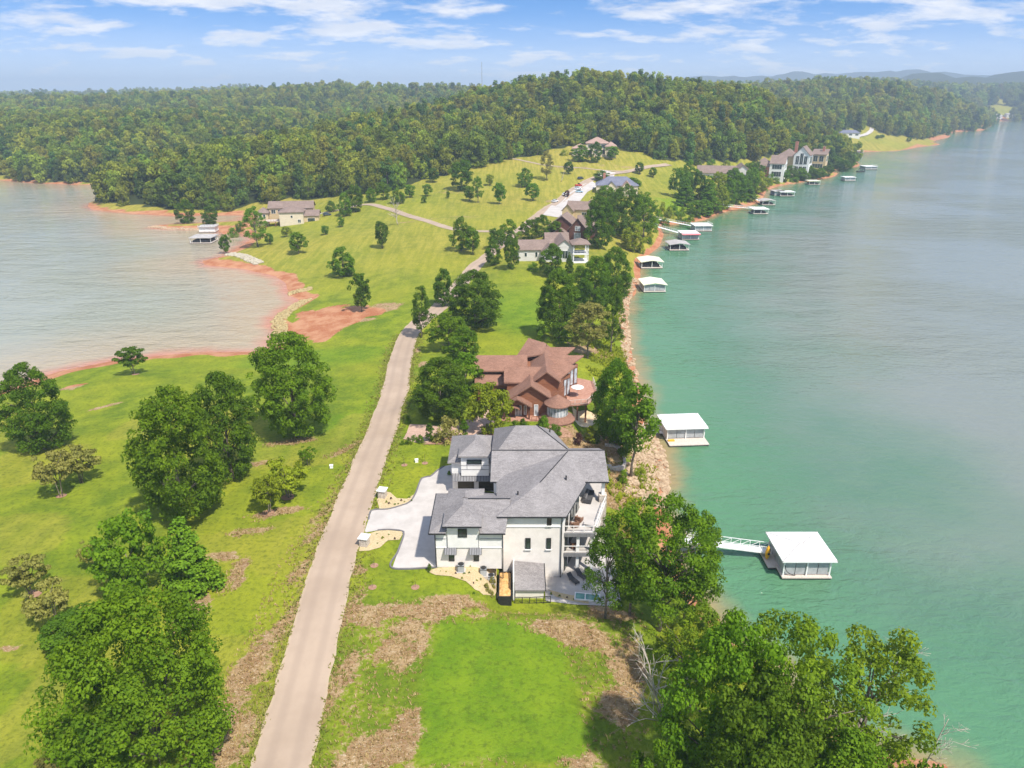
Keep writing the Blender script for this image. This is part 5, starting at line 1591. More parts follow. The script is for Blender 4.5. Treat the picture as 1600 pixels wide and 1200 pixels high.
for a, b_ in ((A, B), (B, C), ((-3.1, 88.9, e), (-2.2, 88.9, e)), ((10.2, 88.85, e), (13.95, 88.85, e)), (E1, E2), (P, Q), ((-3.0, 94.1, 17.16), (13.8, 94.1, 17.16)), ((-0.2, 82.5, 15.88), (-5.9, 82.5, 15.88)), (R2, E1)):
    dz = -0.1 if a[2] < 15.3 and b_[2] < 15.3 else 0.05
    mb.bar((a[0], a[1] - (0.06 if dz < 0 else 0), a[2] + dz), (b_[0], b_[1] - (0.06 if dz < 0 else 0), b_[2] + dz), 0.13, 0.15 if dz < 0 else 0.06)
mb.build('gutter', MT['black'], H.root)
for x, y, z in ((7.6, 87.5, 16.1), (0.8, 83.6, 15.9), (6.0, 101.6, 16.5)):
    H.box('roof_vent', MT['black'], x - 0.1, x + 0.1, y - 0.1, y + 0.1, z - 0.2, z + 0.5)
# rear garage block facing the court
Yg = 97.9
H.box('wall', ow, -9.4, -2.6, Yg, 106, 7.8, 11.1)
H.box('wall', wh, -9.43, -2.58, Yg - 0.03, 106.02, 11.1, 13.4)
H.box('bay', wh, -7.9, -3.6, Yg - 0.7, 101, 11.1, 14.55)
H.hip(-9.4, -2.2, Yg, 106, 13.4, 2.3, gr, 0.6)
roof_slabs([[(-8.3, 96.7, 14.78), (-3.3, 96.7, 14.78), (-5.8, 99.7, 16.15)], [(-3.3, 96.7, 14.78), (-3.3, 100, 14.72), (-5.8, 102, 16.1), (-5.8, 99.7, 16.15)], [(-8.3, 100, 14.72), (-8.3, 96.7, 14.78), (-5.8, 99.7, 16.15), (-5.8, 102, 16.1)]], gr)
H.opening('window', 'S', Yg - 0.7, -7.0, -4.7, 13.2, 13.95, bars=2)
for z in (12.2, 12.9):
    H.box('trim_strip', MT['edge'], -7.9, -3.6, Yg - 0.75, Yg - 0.701, z, z + 0.05)
for x in (-7.0, -4.75):
    H.box('trim_strip', MT['edge'], x, x + 0.05, Yg - 0.75, Yg - 0.701, 12.25, 13.2)
aw = H.part('awning', MT['metalroof'], MB().slab([(-9.3, Yg - 1.3, 10.5), (-2.7, Yg - 1.3, 10.5), (-2.7, Yg - 0.2, 11.25), (-9.3, Yg - 0.2, 11.25)], 0.08))
sm = MB()
for k in range(16):
    x = -9.3 + 6.6 * k / 15
    sm.bar((x, Yg - 1.31, 10.53), (x, Yg - 0.2, 11.28), 0.05, 0.06)
sm.build('seams', MT['black'], aw)
for x0 in (-8.55, -5.25):
    o = H.box('garage_door', MT['garage'], x0, x0 + 2.55, Yg - 0.06, Yg - 0.031 + 0.031, 8.05, 10.2)
    for k in range(4):
        MB().box(x0 + 0.04, x0 + 2.51, Yg - 0.1, Yg - 0.061, 8.1 + 0.53 * k, 8.1 + 0.53 * k + 0.48).build('panel', MT['garage'], o)
# court side of the main block
H.opening('door', 'W', -2.64, 92.2, 93.3, 8.05, 10.3, bars=1, leaf='door_leaf')
H.opening('window', 'W', -2.64, 94.4, 96.0, 9.0, 10.6, bars=2)
H.box('step', MT['edge'], -4.6, -2.65, 91.6, 94.0, 8.06, 8.3)
# lakeside wall, set at an angle: tall windows
ax, ay, bx_, by_ = 6.73, 80.36, 9.65, 87.58
L = math.hypot(bx_ - ax, by_ - ay)
ux, uy = (bx_ - ax) / L, (by_ - ay) / L
nx, ny = uy, -ux
for zf in (11.4, 8.2, 5.0):
    for s0, s1 in ((1.2, 2.3), (3.2, 4.3), (4.5, 5.6), (6.1, 7.2)):
        f = MB()
        pts = [(ax + ux * s + nx * d, ay + uy * s + ny * d) for s, d in ((s0, 0), (s1, 0), (s1, 0.09), (s0, 0.09))]
        f.prism(pts, zf, zf + 2.7)
        fo = f.build('window', MT['black'], H.root)
        pts = [(ax + ux * s + nx * d, ay + uy * s + ny * d) for s, d in ((s0 + 0.1, 0.092), (s1 - 0.1, 0.092), (s1 - 0.1, 0.11), (s0 + 0.1, 0.11))]
        MB().prism(pts, zf + 0.1, zf + 2.6).build('pane', MT['glass'], fo)
# decks
deck_u = [(6.75, 81.3), (11.3, 81.3), (13.7, 89.3), (13.7, 98.5), (9.7, 98.5), (9.7, 87.65)]
deck_m = [(6.75, 81.3), (10.7, 81.3), (13.2, 89.3), (13.2, 94), (9.7, 94), (9.7, 87.65)]
H.part('upper_deck', MT['concrete'], MB().prism(deck_u, 11.0, 11.3))
H.part('middle_deck', MT['concrete'], MB().prism(deck_m, 7.8, 8.1))
H.box('fascia', MT['metalroof'], 6.78, 11.3, 81.15, 81.29, 10.75, 11.32)
H.box('fascia', MT['metalroof'], 6.78, 10.7, 81.15, 81.29, 7.55, 8.12)
for x, y in ((13.2, 89.6), (13.2, 97.8)):
    H.box('stone_pier', MT['stone'], x - 0.55, x + 0.55, y - 0.55, y + 0.55, 3.8, 12.4)
    H.box('post', wh, x - 0.22, x + 0.22, y - 0.22, y + 0.22, 12.4, 14.7)
for x, y in ((11.0, 81.7), (9.0, 81.7)):
    H.box('post', wh, x - 0.2, x + 0.2, y - 0.2, y + 0.2, 4.0, 11.0)
H.rail('railing', [(6.9, 81.4, 11.3), (11.2, 81.4, 11.3), (13.5, 89.0, 11.3)], 1.0, wh, 1.5)
H.rail('railing', [(6.9, 81.4, 8.1), (10.6, 81.4, 8.1), (13.0, 89.0, 8.1)], 1.0, wh, 1.5)
# lean-to roof over the basement entry
lr = MB().slab([(0.35, 75.6, 6.35), (4.35, 75.6, 6.35), (4.35, 80.33, 7.05), (0.35, 80.33, 7.5)], 0.22)
lr.build('lower_roof', gr, H.root)
H.box('wall', ow, 0.45, 4.15, 75.9, 80.38, 4.2, 6.15)
mb = MB()
mb.bar((4.4, 75.55, 6.3), (4.4, 80.3, 7.02), 0.1, 0.2)
mb.build('gutter', MT['black'], H.root)
H.part('retaining_wall', wh, MB().box(0.12, 0.30, 75.4, 80.34, 4.2, 7.75))

patio = drape('patio', [(4.4, 75.3), (8.2, 74.6), (14.2, 74.2), (14.6, 84), (13.6, 96), (9.7, 96), (9.7, 87.6), (6.75, 80.4), (4.4, 80.4)], MT['concrete'], 0.06, 1.5)
pl = House('hot_tub_pool', (9.9, 75.9, 4.8), R(-8), 'small turquoise pool at the front edge of the white house patio', 'pool')
pl.root.scale = (0.7, 0.7, 0.8)
mb = MB()
for a in ((-2.4, 2.4, -1.05, -0.85), (-2.4, 2.4, 0.85, 1.05), (-2.4, -2.2, -0.85, 0.85), (2.2, 2.4, -0.85, 0.85), (-0.5, -0.3, -0.85, 0.85)):
    mb.box(a[0], a[1], a[2], a[3], -0.1, 0.34)
pl.part('rim', MT['white'], mb)
pl.box('water', MT['pool'], -2.2, -0.5, -0.85, 0.85, 0.0, 0.22)
pl.box('water', MT['pool'], -0.3, 2.2, -0.85, 0.85, 0.0, 0.22)
fn = House('patio_railing', (0, 0, 0), 0, 'low dark metal railing before the grey lower roof of the white house', 'railing')
z0 = hgt(2, 74.7)
fn.rail('fence_panel', [(0.35, 74.9, z0 - 0.1), (2.3, 74.9, z0 - 0.1)], 1.05, MT['black'], 1.0, picket=0.16)
fn.rail('fence_panel', [(2.3, 74.88, z0 - 0.1), (5.0, 74.85, hgt(5, 74.8) + 0.1)], 1.05, MT['black'], 1.0, picket=0.16)

bn = House('dump_bin', (-0.85, 77.0, hgt(-0.85, 76.0) - 0.3), 0, 'long black open bin heaped with orange mulch beside the white house', 'bin')
mb = MB()
for a in ((-0.92, 0.8, -2.6, -2.5), (-0.92, 0.8, 2.5, 2.6), (-0.92, -0.82, -2.5, 2.5), (0.7, 0.8, -2.5, 2.5)):
    mb.box(a[0], a[1], a[2], a[3], 0.0, 1.75)
mb.box(-0.82, 0.7, -2.5, 2.5, 0.0, 0.1)
bn.part('shell', MT['black'], mb)
mb = MB()
for k in range(9):
    y = -2.5 + 5.2 * k / 8
    mb.box(-0.98, -0.921, y - 0.05, y + 0.03, 0.0, 1.7)
bn.part('ribs', MT['black'], mb)
rs_ = np.random.RandomState(2)
hx, hy = np.meshgrid(np.linspace(-0.8, 0.68, 12), np.linspace(-2.48, 2.48, 36))
me = grid_mesh('mulch_heap', hx, hy, 1.45 + 0.3 * np.cos(hx * 1.6) * (1 - (hy / 3.2) ** 2) + rs_.rand(*hx.shape) * 0.16)
me.materials.append(MT['mulch'])
link(bpy.data.objects.new('mulch_heap', me), bn.root)

for i, (a, b_, lb) in enumerate(((716, 725, 'grey air conditioning unit standing apart at the white house wall'), (751, 759.8, 'left grey air conditioning unit of the pair by the white house'), (762.8, 771.6, 'right grey air conditioning unit of the pair by the white house'))):
    x = (wx(a, 888, 77.4) + wx(b_, 888, 77.4)) / 2
    zg = hgt(x, 77.3)
    u = House('air_conditioner', (x, 77.35, zg), 0, lb, 'air conditioner')
    u.root['group'] = 'air conditioners at the white house'
    u.box('pad', MT['concrete'], -0.6, 0.6, -0.55, 0.55, -0.3, 0.12)
    u.box('casing', MT['screen'], -0.4, 0.4, -0.4, 0.4, 0.12, 1.15)
    tp = MB()
    tp.tube([(0, 0, 1.15), (0, 0, 1.2)], 0.38, 16)
    u.part('fan_grille', MT['black'], tp)
    u.box('corner_trim', MT['black'], -0.43, 0.43, -0.43, 0.43, 1.05, 1.13)


def pillar(px_, py_, label):
    x, y = W(px_, py_, 8)
    p = House('entry_pillar', (x, y, hgt(x, y)), R(-12), label, 'pillar')
    p.root['group'] = 'entry pillars'
    p.box('shaft', MT['stone'], -0.55, 0.55, -0.55, 0.55, -0.3, 1.35)
    mb = MB()
    mb.box(-0.7, 0.7, -0.7, 0.7, 1.35, 1.5)
    mb.add([(-0.7, -0.7, 1.5), (0.7, -0.7, 1.5), (0.7, 0.7, 1.5), (-0.7, 0.7, 1.5), (0, 0, 1.75)], [(0, 1, 4), (1, 2, 4), (2, 3, 4), (3, 0, 4)])
    p.part('cap', MT['trim'], mb)


pillar(598, 777, 'stone entry pillar with white cap at the far side of the white house drive')
pillar(570, 852, 'stone entry pillar with white cap at the near side of the white house drive')


def armchair(loc, rz, mat, label, group=None, s=1.0):
    c = House('armchair', loc, rz, label, 'chair')
    c.root.scale = (s, s, s)
    if group:
        c.root['group'] = group
    c.box('seat', mat, -0.38, 0.38, -0.4, 0.35, 0.12, 0.42)
    mb = MB().add([(-0.45, 0.35, 0.12), (0.45, 0.35, 0.12), (0.45, 0.5, 0.12), (-0.45, 0.5, 0.12), (-0.45, 0.45, 0.95), (0.45, 0.45, 0.95), (0.45, 0.62, 0.95), (-0.45, 0.62, 0.95)], [(3, 2, 1, 0), (4, 5, 6, 7), (0, 1, 5, 4), (1, 2, 6, 5), (2, 3, 7, 6), (3, 0, 4, 7)])
    c.part('backrest', mat, mb)
    for x in (-0.5, 0.38):
        c.box('armrest', mat, x, x + 0.12, -0.4, 0.35, 0.12, 0.62)
    for x in (-0.42, 0.36):
        for y in (-0.36, 0.3):
            c.box('leg', MT['black'], x, x + 0.06, y, y + 0.06, 0, 0.12)


armchair((8.6, 82.9, 11.3), R(200), MT['wicker'], 'brown wicker armchair nearest the corner on the upper deck')
armchair((9.3, 84.2, 11.3), R(150), MT['wicker'], 'brown wicker armchair farther back on the upper deck')
armchair((8.6, 82.6, 8.1), R(190), MT['wicker'], 'brown wicker armchair on the middle deck')
sf = House('outdoor_sofa', (11.3, 90.0, 11.3), R(75), 'black cushioned outdoor sofa under the deck roof', 'sofa')
sf.box('seat', MT['dark'], -1.3, 1.3, -0.5, 0.4, 0.12, 0.46)
sf.box('backrest', MT['dark'], -1.3, 1.3, 0.4, 0.65, 0.12, 0.95)
for x in (-1.5, 1.3):
    sf.box('armrest', MT['dark'], x, x + 0.2, -0.5, 0.65, 0.12, 0.7)
for k in range(3):
    sf.box('cushion', MT['edge'], -1.28 + 0.86 * k, -0.44 + 0.86 * k, 0.22, 0.395, 0.47, 0.9)
tb = House('low_table', (10.6, 83.0, 11.3), R(-20), 'pale low table on the upper deck near the railing', 'table')
tb.box('table_top', MT['concrete'], -0.7, 0.7, -0.5, 0.5, 0.42, 0.5)
for x in (-0.65, 0.57):
    for y in (-0.45, 0.37):
        tb.box('leg', MT['trim'], x, x + 0.08, y, y + 0.08, 0, 0.42)
for i, (x, y) in enumerate(((8.3, 79.4), (9.5, 80.4))):
    lo = House('sun_lounger', (x, y, 4.86), R(35), ('left', 'right')[i] + ' dark sun lounger of the pair on the lower patio', 'lounger')
    lo.root['group'] = 'patio loungers'
    lo.box('bed', MT['dark'], -0.35, 0.35, -1.0, 0.4, 0.25, 0.36)
    lo.part('backrest', MT['dark'], MB().slab([(-0.35, 0.4, 0.36), (0.35, 0.4, 0.36), (0.35, 1.0, 0.8), (-0.35, 1.0, 0.8)], 0.1))
    for xx in (-0.33, 0.27):
        for yy in (-0.95, 0.35):
            lo.box('leg', MT['black'], xx, xx + 0.06, yy, yy + 0.06, 0, 0.25)
# small boxes in the grass beside the road
for px_, py_, lb in ((651, 722, 'white utility box on the small lawn before the rear garage'), (518, 731, 'white utility box on the grass left of the road')):
    x, y, z = G(px_, py_)
    ub = House('utility_box', (x, y, z), 0.2, lb, 'utility box')
    ub.root.scale = (0.65, 0.65, 0.65)
    ub.box('cabinet', MT['trim'], -0.4, 0.4, -0.35, 0.35, -0.1, 0.75)
    ub.part('lid', MT['trim'], MB().slab([(-0.46, -0.41, 0.79), (0.46, -0.41, 0.79), (0.46, 0.41, 0.86), (-0.46, 0.41, 0.86)], 0.06))
# newly planted saplings on the lots
for px_, py_, lb in ((585, 884, 'thin sapling in a mulch ring left of the pair before the white house'), (582, 918, 'thin sapling nearest the road before the white house'), (649, 918, 'thin sapling in the grass below the gravel bed'),
                     (632, 727, 'left thin sapling on the small lawn by the rear garage'), (664, 724, 'right thin sapling on the small lawn by the rear garage')):
    tree_px(px_, py_, py_ - 24, 12, 'sapling', 'lime', lb, name='sapling_tree')
    x, y, z = G(px_, py_)
    drape('mulch_ring', [(x + 0.55 * math.cos(t * 0.628), y + 0.55 * math.sin(t * 0.628)) for t in range(10)], MT['redmulch'], 0.06, 0.5)

# ================================================================== the brown house
BR = House('brown_house', (0, 0, 0), 0, 'rambling brown timber house with many red-brown gables and a round turret')
rr, sd, bk_ = MT['redroof'], MT['siding'], MT['black']


def br_roof(faces, mat=None, th=0.28, name='roof'):
    mb = MB()
    for f in faces:
        mb.slab(f, th)
    return mb.build(name, mat or rr, BR.root)


def br_gable_x(x0, x1, ym, hw, ze, zr, tip=0.0):
    """gable with its ridge along x; tip pushes the lake end of the ridge outwards like a prow"""
    br_roof([[(x0, ym - hw, ze), (x1, ym - hw, ze), (x1 + tip, ym, zr), (x0, ym, zr)], [(x0, ym, zr), (x1 + tip, ym, zr), (x1, ym + hw, ze), (x0, ym + hw, ze)]])


def br_gable_y(xm, hw, y0, y1, ze, zr):
    br_roof([[(xm - hw, y0, ze), (xm, y0, zr), (xm, y1, zr), (xm - hw, y1, ze)], [(xm, y0, zr), (xm + hw, y0, ze), (xm + hw, y1, ze), (xm, y1, zr)]])


def gwall(x0, x1, y, z0, ze, zr, mat, th=0.25):
    xm = (x0 + x1) / 2
    v = [(x0, y, z0), (x1, y, z0), (x1, y, ze), (xm, y, zr), (x0, y, ze)]
    mb = MB().add(v + [(a, b + th, c) for a, b, c in v], [(0, 1, 2, 3, 4), (9, 8, 7, 6, 5), (0, 5, 6, 1), (1, 6, 7, 2), (2, 7, 8, 3), (3, 8, 9, 4), (4, 9, 5, 0)])
    return mb.build('gable_wall', mat, BR.root)


# core walls
BR.part('wall', sd, MB().prism([(-0.4, 126.6), (7.6, 126.6), (9.2, 129.6), (11.0, 133), (11.2, 147), (1, 147), (1, 141.6), (-7.2, 141.6), (-7.2, 136.4), (-0.4, 136.4)], 4.6, 12.0))
BR.part('wall', sd, MB().prism([(4.3, 129.6), (9.15, 129.6), (10.9, 133.2), (11.1, 146.8), (2, 146.8), (2, 141.5), (-7.1, 141.5), (-7.1, 136.5), (4.3, 136.5)], 12.0, 14.1))
# lower front gable with its porch gable
gwall(-0.5, 7.5, 126.4, 7.9, 11.9, 14.5, sd)
br_gable_y(3.6, 4.5, 125.6, 136, 11.65, 14.75)
gwall(-1.6, 3.4, 124.9, 10.9, 10.95, 12.4, sd)
br_gable_y(0.95, 2.95, 124.2, 128.5, 10.75, 12.55)
for x in (-1.5, 3.3):
    BR.box('porch_post', MT['darksiding'], x - 0.15, x + 0.15, 124.6, 124.9, 7.9, 10.9)
mb = MB()
for k in range(8):
    a0, a1 = math.pi * k / 8, math.pi * (k + 1) / 8
    mb.slab([(-0.3 + 1.9 * math.cos(a0) * 0.95, 124.3, 10.0 + 0.7 * math.sin(a0)), (-0.3 + 1.9 * math.cos(a1) * 0.95, 124.3, 10.0 + 0.7 * math.sin(a1)), (-0.3 + 1.9 * math.cos(a1) * 0.95, 126.2, 10.1 + 0.7 * math.sin(a1)), (-0.3 + 1.9 * math.cos(a0) * 0.95, 126.2, 10.1 + 0.7 * math.sin(a0))], 0.1)
mb.build('canopy', rr, BR.root)
BR.opening('door', 'S', 126.38, 0.6, 1.9, 8.0, 10.3, 'paleglass', 'trim', 2, leaf='door_leaf')
BR.opening('window', 'S', 126.38, 2.3, 2.9, 8.3, 10.2, 'paleglass', 'trim', 1)
BR.opening('door', 'S', 126.38, 4.3, 5.1, 8.0, 10.4, 'paleglass', 'trim', 1, leaf='door_leaf')
BR.box('porch_floor', MT['deckred'], -2.0, 7.2, 123.8, 126.4, 7.6, 8.05)
BR.rail('porch_rail', [(3.8, 123.9, 8.05), (6.4, 123.9, 8.05)], 0.95, sd, 1.0)
# main ridge running away from the camera
gwall(4.35, 9.1, 129.5, 11.9, 14.2, 16.0, sd)
br_gable_y(6.75, 2.9, 128.7, 147, 14.1, 16.35)
br_roof([[(-1.6, 130.0, 13.6), (5.0, 130.0, 13.6), (6.7, 133.0, 15.75), (-1.6, 133.0, 15.75)], [(-1.6, 133.0, 15.75), (6.7, 133.0, 15.75), (6.7, 136, 13.7), (-1.6, 136, 13.7)]])
BR.part('wall', sd, MB().box(-1.0, 4.5, 130.4, 136, 7.9, 13.5))
# prow gables towards the lake
for ym, x1, tip in ((133.6, 9.6, 3.4), (139.4, 11.2, 3.8), (144.6, 10.4, 3.2)):
    br_gable_x(6.7, x1, ym, 2.85, 14.1, 15.9, tip)
    BR.part('lake_wall', sd, MB().prism([(9.0, ym - 2.4), (x1 - 0.1, ym - 2.4), (x1 + tip - 1.2, ym), (x1 - 0.1, ym + 2.4), (9.0, ym + 2.4)], 4.6, 14.0))
    for zf in (5.2, 9.7):
        for s in (-1, 1):
            ax_, ay_ = x1 - 0.1, ym + s * 2.4
            bx2, by2 = x1 + tip - 1.2, ym
            for k in range(3):
                t0, t1 = 0.06 + 0.31 * k, 0.06 + 0.31 * k + 0.26
                nx_, ny_ = (abs(ay_ - by2), s * (bx2 - ax_))
                nl = math.hypot(nx_, ny_)
                nx_, ny_ = nx_ / nl, ny_ / nl
                pts = [(ax_ + (bx2 - ax_) * t + nx_ * d, ay_ + (by2 - ay_) * t + ny_ * d) for t, d in ((t0, 0.0), (t1, 0.0), (t1, 0.08), (t0, 0.08))]
                fo = MB().prism(pts, zf, zf + 3.6).build('window', MT['darksiding'], BR.root)
                pts = [(ax_ + (bx2 - ax_) * t + nx_ * d, ay_ + (by2 - ay_) * t + ny_ * d) for t, d in ((t0 + 0.03, 0.082), (t1 - 0.03, 0.082), (t1 - 0.03, 0.1), (t0 + 0.03, 0.1))]
                MB().prism(pts, zf + 0.12, zf + 3.45).build('pane', MT['paleglass'], fo)
# left wing with its clerestory, and the raised roof behind it
br_gable_x(-7.8, 3.2, 139.2, 3.6, 13.9, 16.0)
br_roof([[(-7.6, 133.0, 11.9), (-0.8, 133.0, 11.9), (-0.8, 136.3, 13.0), (-7.6, 136.3, 13.0)]])
BR.box('wall', sd, -7.0, -1.0, 133.4, 136.4, 7.9, 11.7)
BR.opening('window', 'S', 136.38, -5.6, -2.4, 12.95, 13.8, 'glass', 'darksiding', 2)
BR.opening('window', 'S', 133.38, -3.0, -1.4, 9.0, 11.0, 'glass', 'darksiding', 2)
br_roof([[(0.6, 141.0, 14.6), (3.6, 147.0, 17.2), (7.4, 145.0, 16.6), (6.7, 139.5, 16.2)], [(3.6, 147, 17.2), (7.4, 145, 16.6), (8.0, 149, 14.4), (4.0, 150, 14.4)]])
BR.part('wall', MT['darksiding'], MB().prism([(1.4, 140.9), (4.5, 140.9), (6, 146), (4, 147), (2.6, 145)], 13.5, 14.7))
BR.opening('window', 'S', 140.88, 1.6, 3.4, 13.55, 14.5, 'paleglass', 'darksiding', 2)
# turret
cxT, cyT = 8.75, 124.9


def ring(r, n=24):
    return [(cxT + r * math.cos(2 * math.pi * k / n), cyT + r * math.sin(2 * math.pi * k / n)) for k in range(n)]


BR.part('turret_wall', sd, MB().prism(ring(2.05), 4.8, 9.1))
tw = BR.part('turret_wall', MT['trim'], MB().prism(ring(2.0), 9.1, 11.5))
for k in range(9):
    a0 = R(190 + 18.5 * k)
    a1 = a0 + R(13)
    pts = [(cxT + r_ * math.cos(a), cyT + r_ * math.sin(a)) for a, r_ in ((a0, 1.99), (a1, 1.99), (a1, 2.06), (a0, 2.06))]
    MB().prism(pts, 9.25, 11.3).build('pane', MT['paleglass'], tw)


def cone(name, r0, z0, r1, z1, mat, n=24):
    a, b = ring(r0, n), ring(max(r1, 0.02), n)
    mb = MB()
    mb.add([(x, y, z0) for x, y in a] + [(x, y, z1) for x, y in b] + [(x, y, z0 - 0.18) for x, y in a],
           [(i, (i + 1) % n, n + (i + 1) % n, n + i) for i in range(n)] + [(i, 2 * n + i, 2 * n + (i + 1) % n, (i + 1) % n) for i in range(n)] + [tuple(range(3 * n - 1, 2 * n - 1, -1)), tuple(range(n, 2 * n))])
    return mb.build(name, mat, BR.root)


cone('turret_roof', 2.6, 11.45, 0, 13.2, rr)
cone('skirt_roof', 3.5, 8.35, 2.0, 9.15, rr)
for a in (200, 235, 270, 305, 340):
    x, y = cxT + 3.0 * math.cos(R(a)), cyT + 3.0 * math.sin(R(a))
    BR.box('skirt_post', sd, x - 0.15, x + 0.15, y - 0.15, y + 0.15, 4.8, 8.3)
# lakeside deck
BR.part('deck', MT['deckred'], MB().prism([(11.0, 128.2), (15.0, 128.8), (17.6, 133.5), (17.4, 141), (14, 143), (11.2, 141)], 9.2, 9.45))
BR.rail('deck_rail', [(11.2, 128.3, 9.45), (14.9, 128.9, 9.45), (17.5, 133.5, 9.45), (17.3, 140.9, 9.45)], 1.0, MT['dockdeck'], 1.4, picket=0.3)
for x, y in ((14.7, 129.2), (17.2, 133.7), (17.0, 140.5), (13, 128.9)):
    BR.box('deck_post', sd, x - 0.16, x + 0.16, y - 0.16, y + 0.16, 4.6, 9.2)
um = House('patio_umbrella', (13.2, 132.6, 9.45), 0, 'white patio umbrella on the red deck of the brown house', 'umbrella')
um.part('pole', MT['trim'], MB().tube([(0, 0, 0), (0, 0, 2.5)], 0.04, 8))
n = 10
um.part('canopy', MT['white'], MB().add([(1.3 * math.cos(6.283 * k / n), 1.3 * math.sin(6.283 * k / n), 2.1) for k in range(n)] + [(0, 0, 2.6), (0, 0, 2.52)] + [(1.3 * math.cos(6.283 * k / n), 1.3 * math.sin(6.283 * k / n), 2.0) for k in range(n)],
        [(k, (k + 1) % n, n) for k in range(n)] + [(n + 2 + (k + 1) % n, n + 2 + k, n + 1) for k in range(n)] + [(k, n + 2 + k, n + 2 + (k + 1) % n, (k + 1) % n) for k in range(n)]))
sw = House('round_stone_wall', (17.5, 115.6, 0), 0, 'low curved stone retaining wall on the sandy bank', 'wall')
mb = MB()
for k in range(22):
    a = R(-150 + 11 * k)
    b_ = R(-150 + 11 * (k + 1))
    r_ = 3.0
    z = hgt(17.5 + r_ * math.cos(a), 115.6 + r_ * math.sin(a))
    mb.prism([(r_ * math.cos(a), r_ * math.sin(a)), (r_ * math.cos(b_ - 0.012), r_ * math.sin(b_ - 0.012)), ((r_ + 0.5) * math.cos(b_ - 0.012), (r_ + 0.5) * math.sin(b_ - 0.012)), ((r_ + 0.5) * math.cos(a), (r_ + 0.5) * math.sin(a))], z - 0.3, z + 0.5 + 0.12 * ((k * 7) % 3))
sw.part('stones', MT['stone'], mb)


# ================================================================== houses farther off
def far_house(px_, py_, rz, label, blocks, chim=None, name='house', s=1.0, z=None):
    """blocks: (x0,x1,y0,y1,height,roof,axis,rise,wallmat,roofmat, [windows])"""
    x, y, zz = G(px_, py_)
    h = House(name, (x, y, zz if z is None else z), rz, label)
    h.root.scale = (s, s, s)
    for i, (x0, x1, y0, y1, hh, kind, axis_, rise, wm_, rm_, wins) in enumerate(blocks):
        h.box('wall', MT[wm_], x0, x1, y0, y1, -3.5, hh)
        if kind == 'gable':
            h.gable(x0, x1, y0, y1, hh, rise, axis_, MT[rm_], 0.5, 0.25, MT[wm_])
        elif kind == 'hip':
            h.hip(x0, x1, y0, y1, hh, rise, MT[rm_])
        elif kind == 'shed':
            h.part('roof', MT[rm_], MB().slab([(x0 - 0.5, y0 - 0.5, hh), (x1 + 0.5, y0 - 0.5, hh), (x1 + 0.5, y1 + 0.5, hh + rise), (x0 - 0.5, y1 + 0.5, hh + rise)], 0.25))
        for w in wins:
            fc, a0, a1, z0, z1, nb = w[:6]
            h.opening('window', fc, {'S': y0, 'N': y1, 'E': x1, 'W': x0}[fc], a0, a1, z0, z1, w[6] if len(w) > 6 else 'glass', 'trim', nb)
    if chim:
        h.box('chimney', MT['brick'], *chim)
    return h


far_house(855, 404, R(3), 'long grey-roofed ranch house with white lakeside porches', [
    (-11, 2, -4, 5, 4.6, 'gable', 'x', 2.6, 'palegrey', 'brownroof', [('S', -9, -8, 1.6, 3.2, 1), ('S', -5, -4, 1.4, 3.4, 1), ('S', -2, -0.5, 1.2, 3.4, 2)]),
    (2, 9.5, -6, 8, 5.4, 'gable', 'y', 3.0, 'palegrey', 'brownroof', [('S', 4, 7, 1.2, 4.2, 3), ('E', -4, -1, 1.2, 4.2, 3), ('E', 1, 5, 1.2, 4.2, 4)]),
    (0, 8.5, 5, 12, 5.6, 'gable', 'x', 2.8, 'palegrey', 'brownroof', []),
    (-2.5, 3, -6, 0, 4.4, 'gable', 'y', 2.0, 'palegrey', 'brownroof', [('S', -1.4, 1.6, 0.6, 3.2, 2)])])
pc = House('porch', tuple(G(905, 408)), R(3), 'white two-tier porch with columns on the lake end of the ranch house', 'porch')
for zf in (0.3, 3.4):
    pc.box('deck', MT['white'], -3, 3, -3.5, 4, zf - 0.3, zf)
for x in (-2.8, 2.6):
    for y in (-3.3, 0, 3.6):
        pc.box('column', MT['white'], x, x + 0.3, y, y + 0.3, -2, 7)
pc.hip(-3, 3, -3.5, 4, 7, 1.6, MT['brownroof'])
pc.rail('railing', [(-2.8, -3.4, 3.4), (2.8, -3.4, 3.4), (2.8, 3.9, 3.4)], 1.0, MT['white'], 1.5)
far_house(884, 372, R(-14), 'dark brown gabled house with a taupe roof behind the ranch house', [
    (-6.5, 4.5, -5, 7, 6.2, 'gable', 'y', 4.0, 'darksiding', 'brownroof', [('S', -4, -2.5, 1, 3, 1), ('S', 1, 3, 1, 3.2, 2)]),
    (2.5, 9.5, -6.5, 1, 5.6, 'gable', 'y', 4.2, 'darksiding', 'brownroof', [('S', 4.6, 7.4, 0.6, 3.6, 2, 'paleglass'), ('S', 4.9, 7.1, 4.4, 6.4, 2, 'paleglass')]),
    (4.5, 12, 1, 9, 6.0, 'gable', 'x', 3.2, 'darksiding', 'brownroof', []),
    (-4.5, 2, -8, -5, 3.4, 'gable', 'y', 2.0, 'brick', 'brownroof', [])])
far_house(912, 342, R(-18), 'tan house with a taupe roof between the dark brown house and the cars', [
    (-8, 5, -5, 5, 5.6, 'gable', 'x', 3.2, 'tan', 'brownroof', [('S', -6, -4.8, 2, 3.8, 1), ('S', 0, 2.4, 1.6, 4, 2)]),
    (-9.5, -4, -7.5, -1, 5.2, 'gable', 'y', 3.0, 'tan', 'brownroof', [('S', -7.8, -5.8, 1.4, 3.6, 2)]),
    (-4, 6, 4, 14, 5.0, 'gable', 'y', 3.2, 'tan', 'rose', [])])
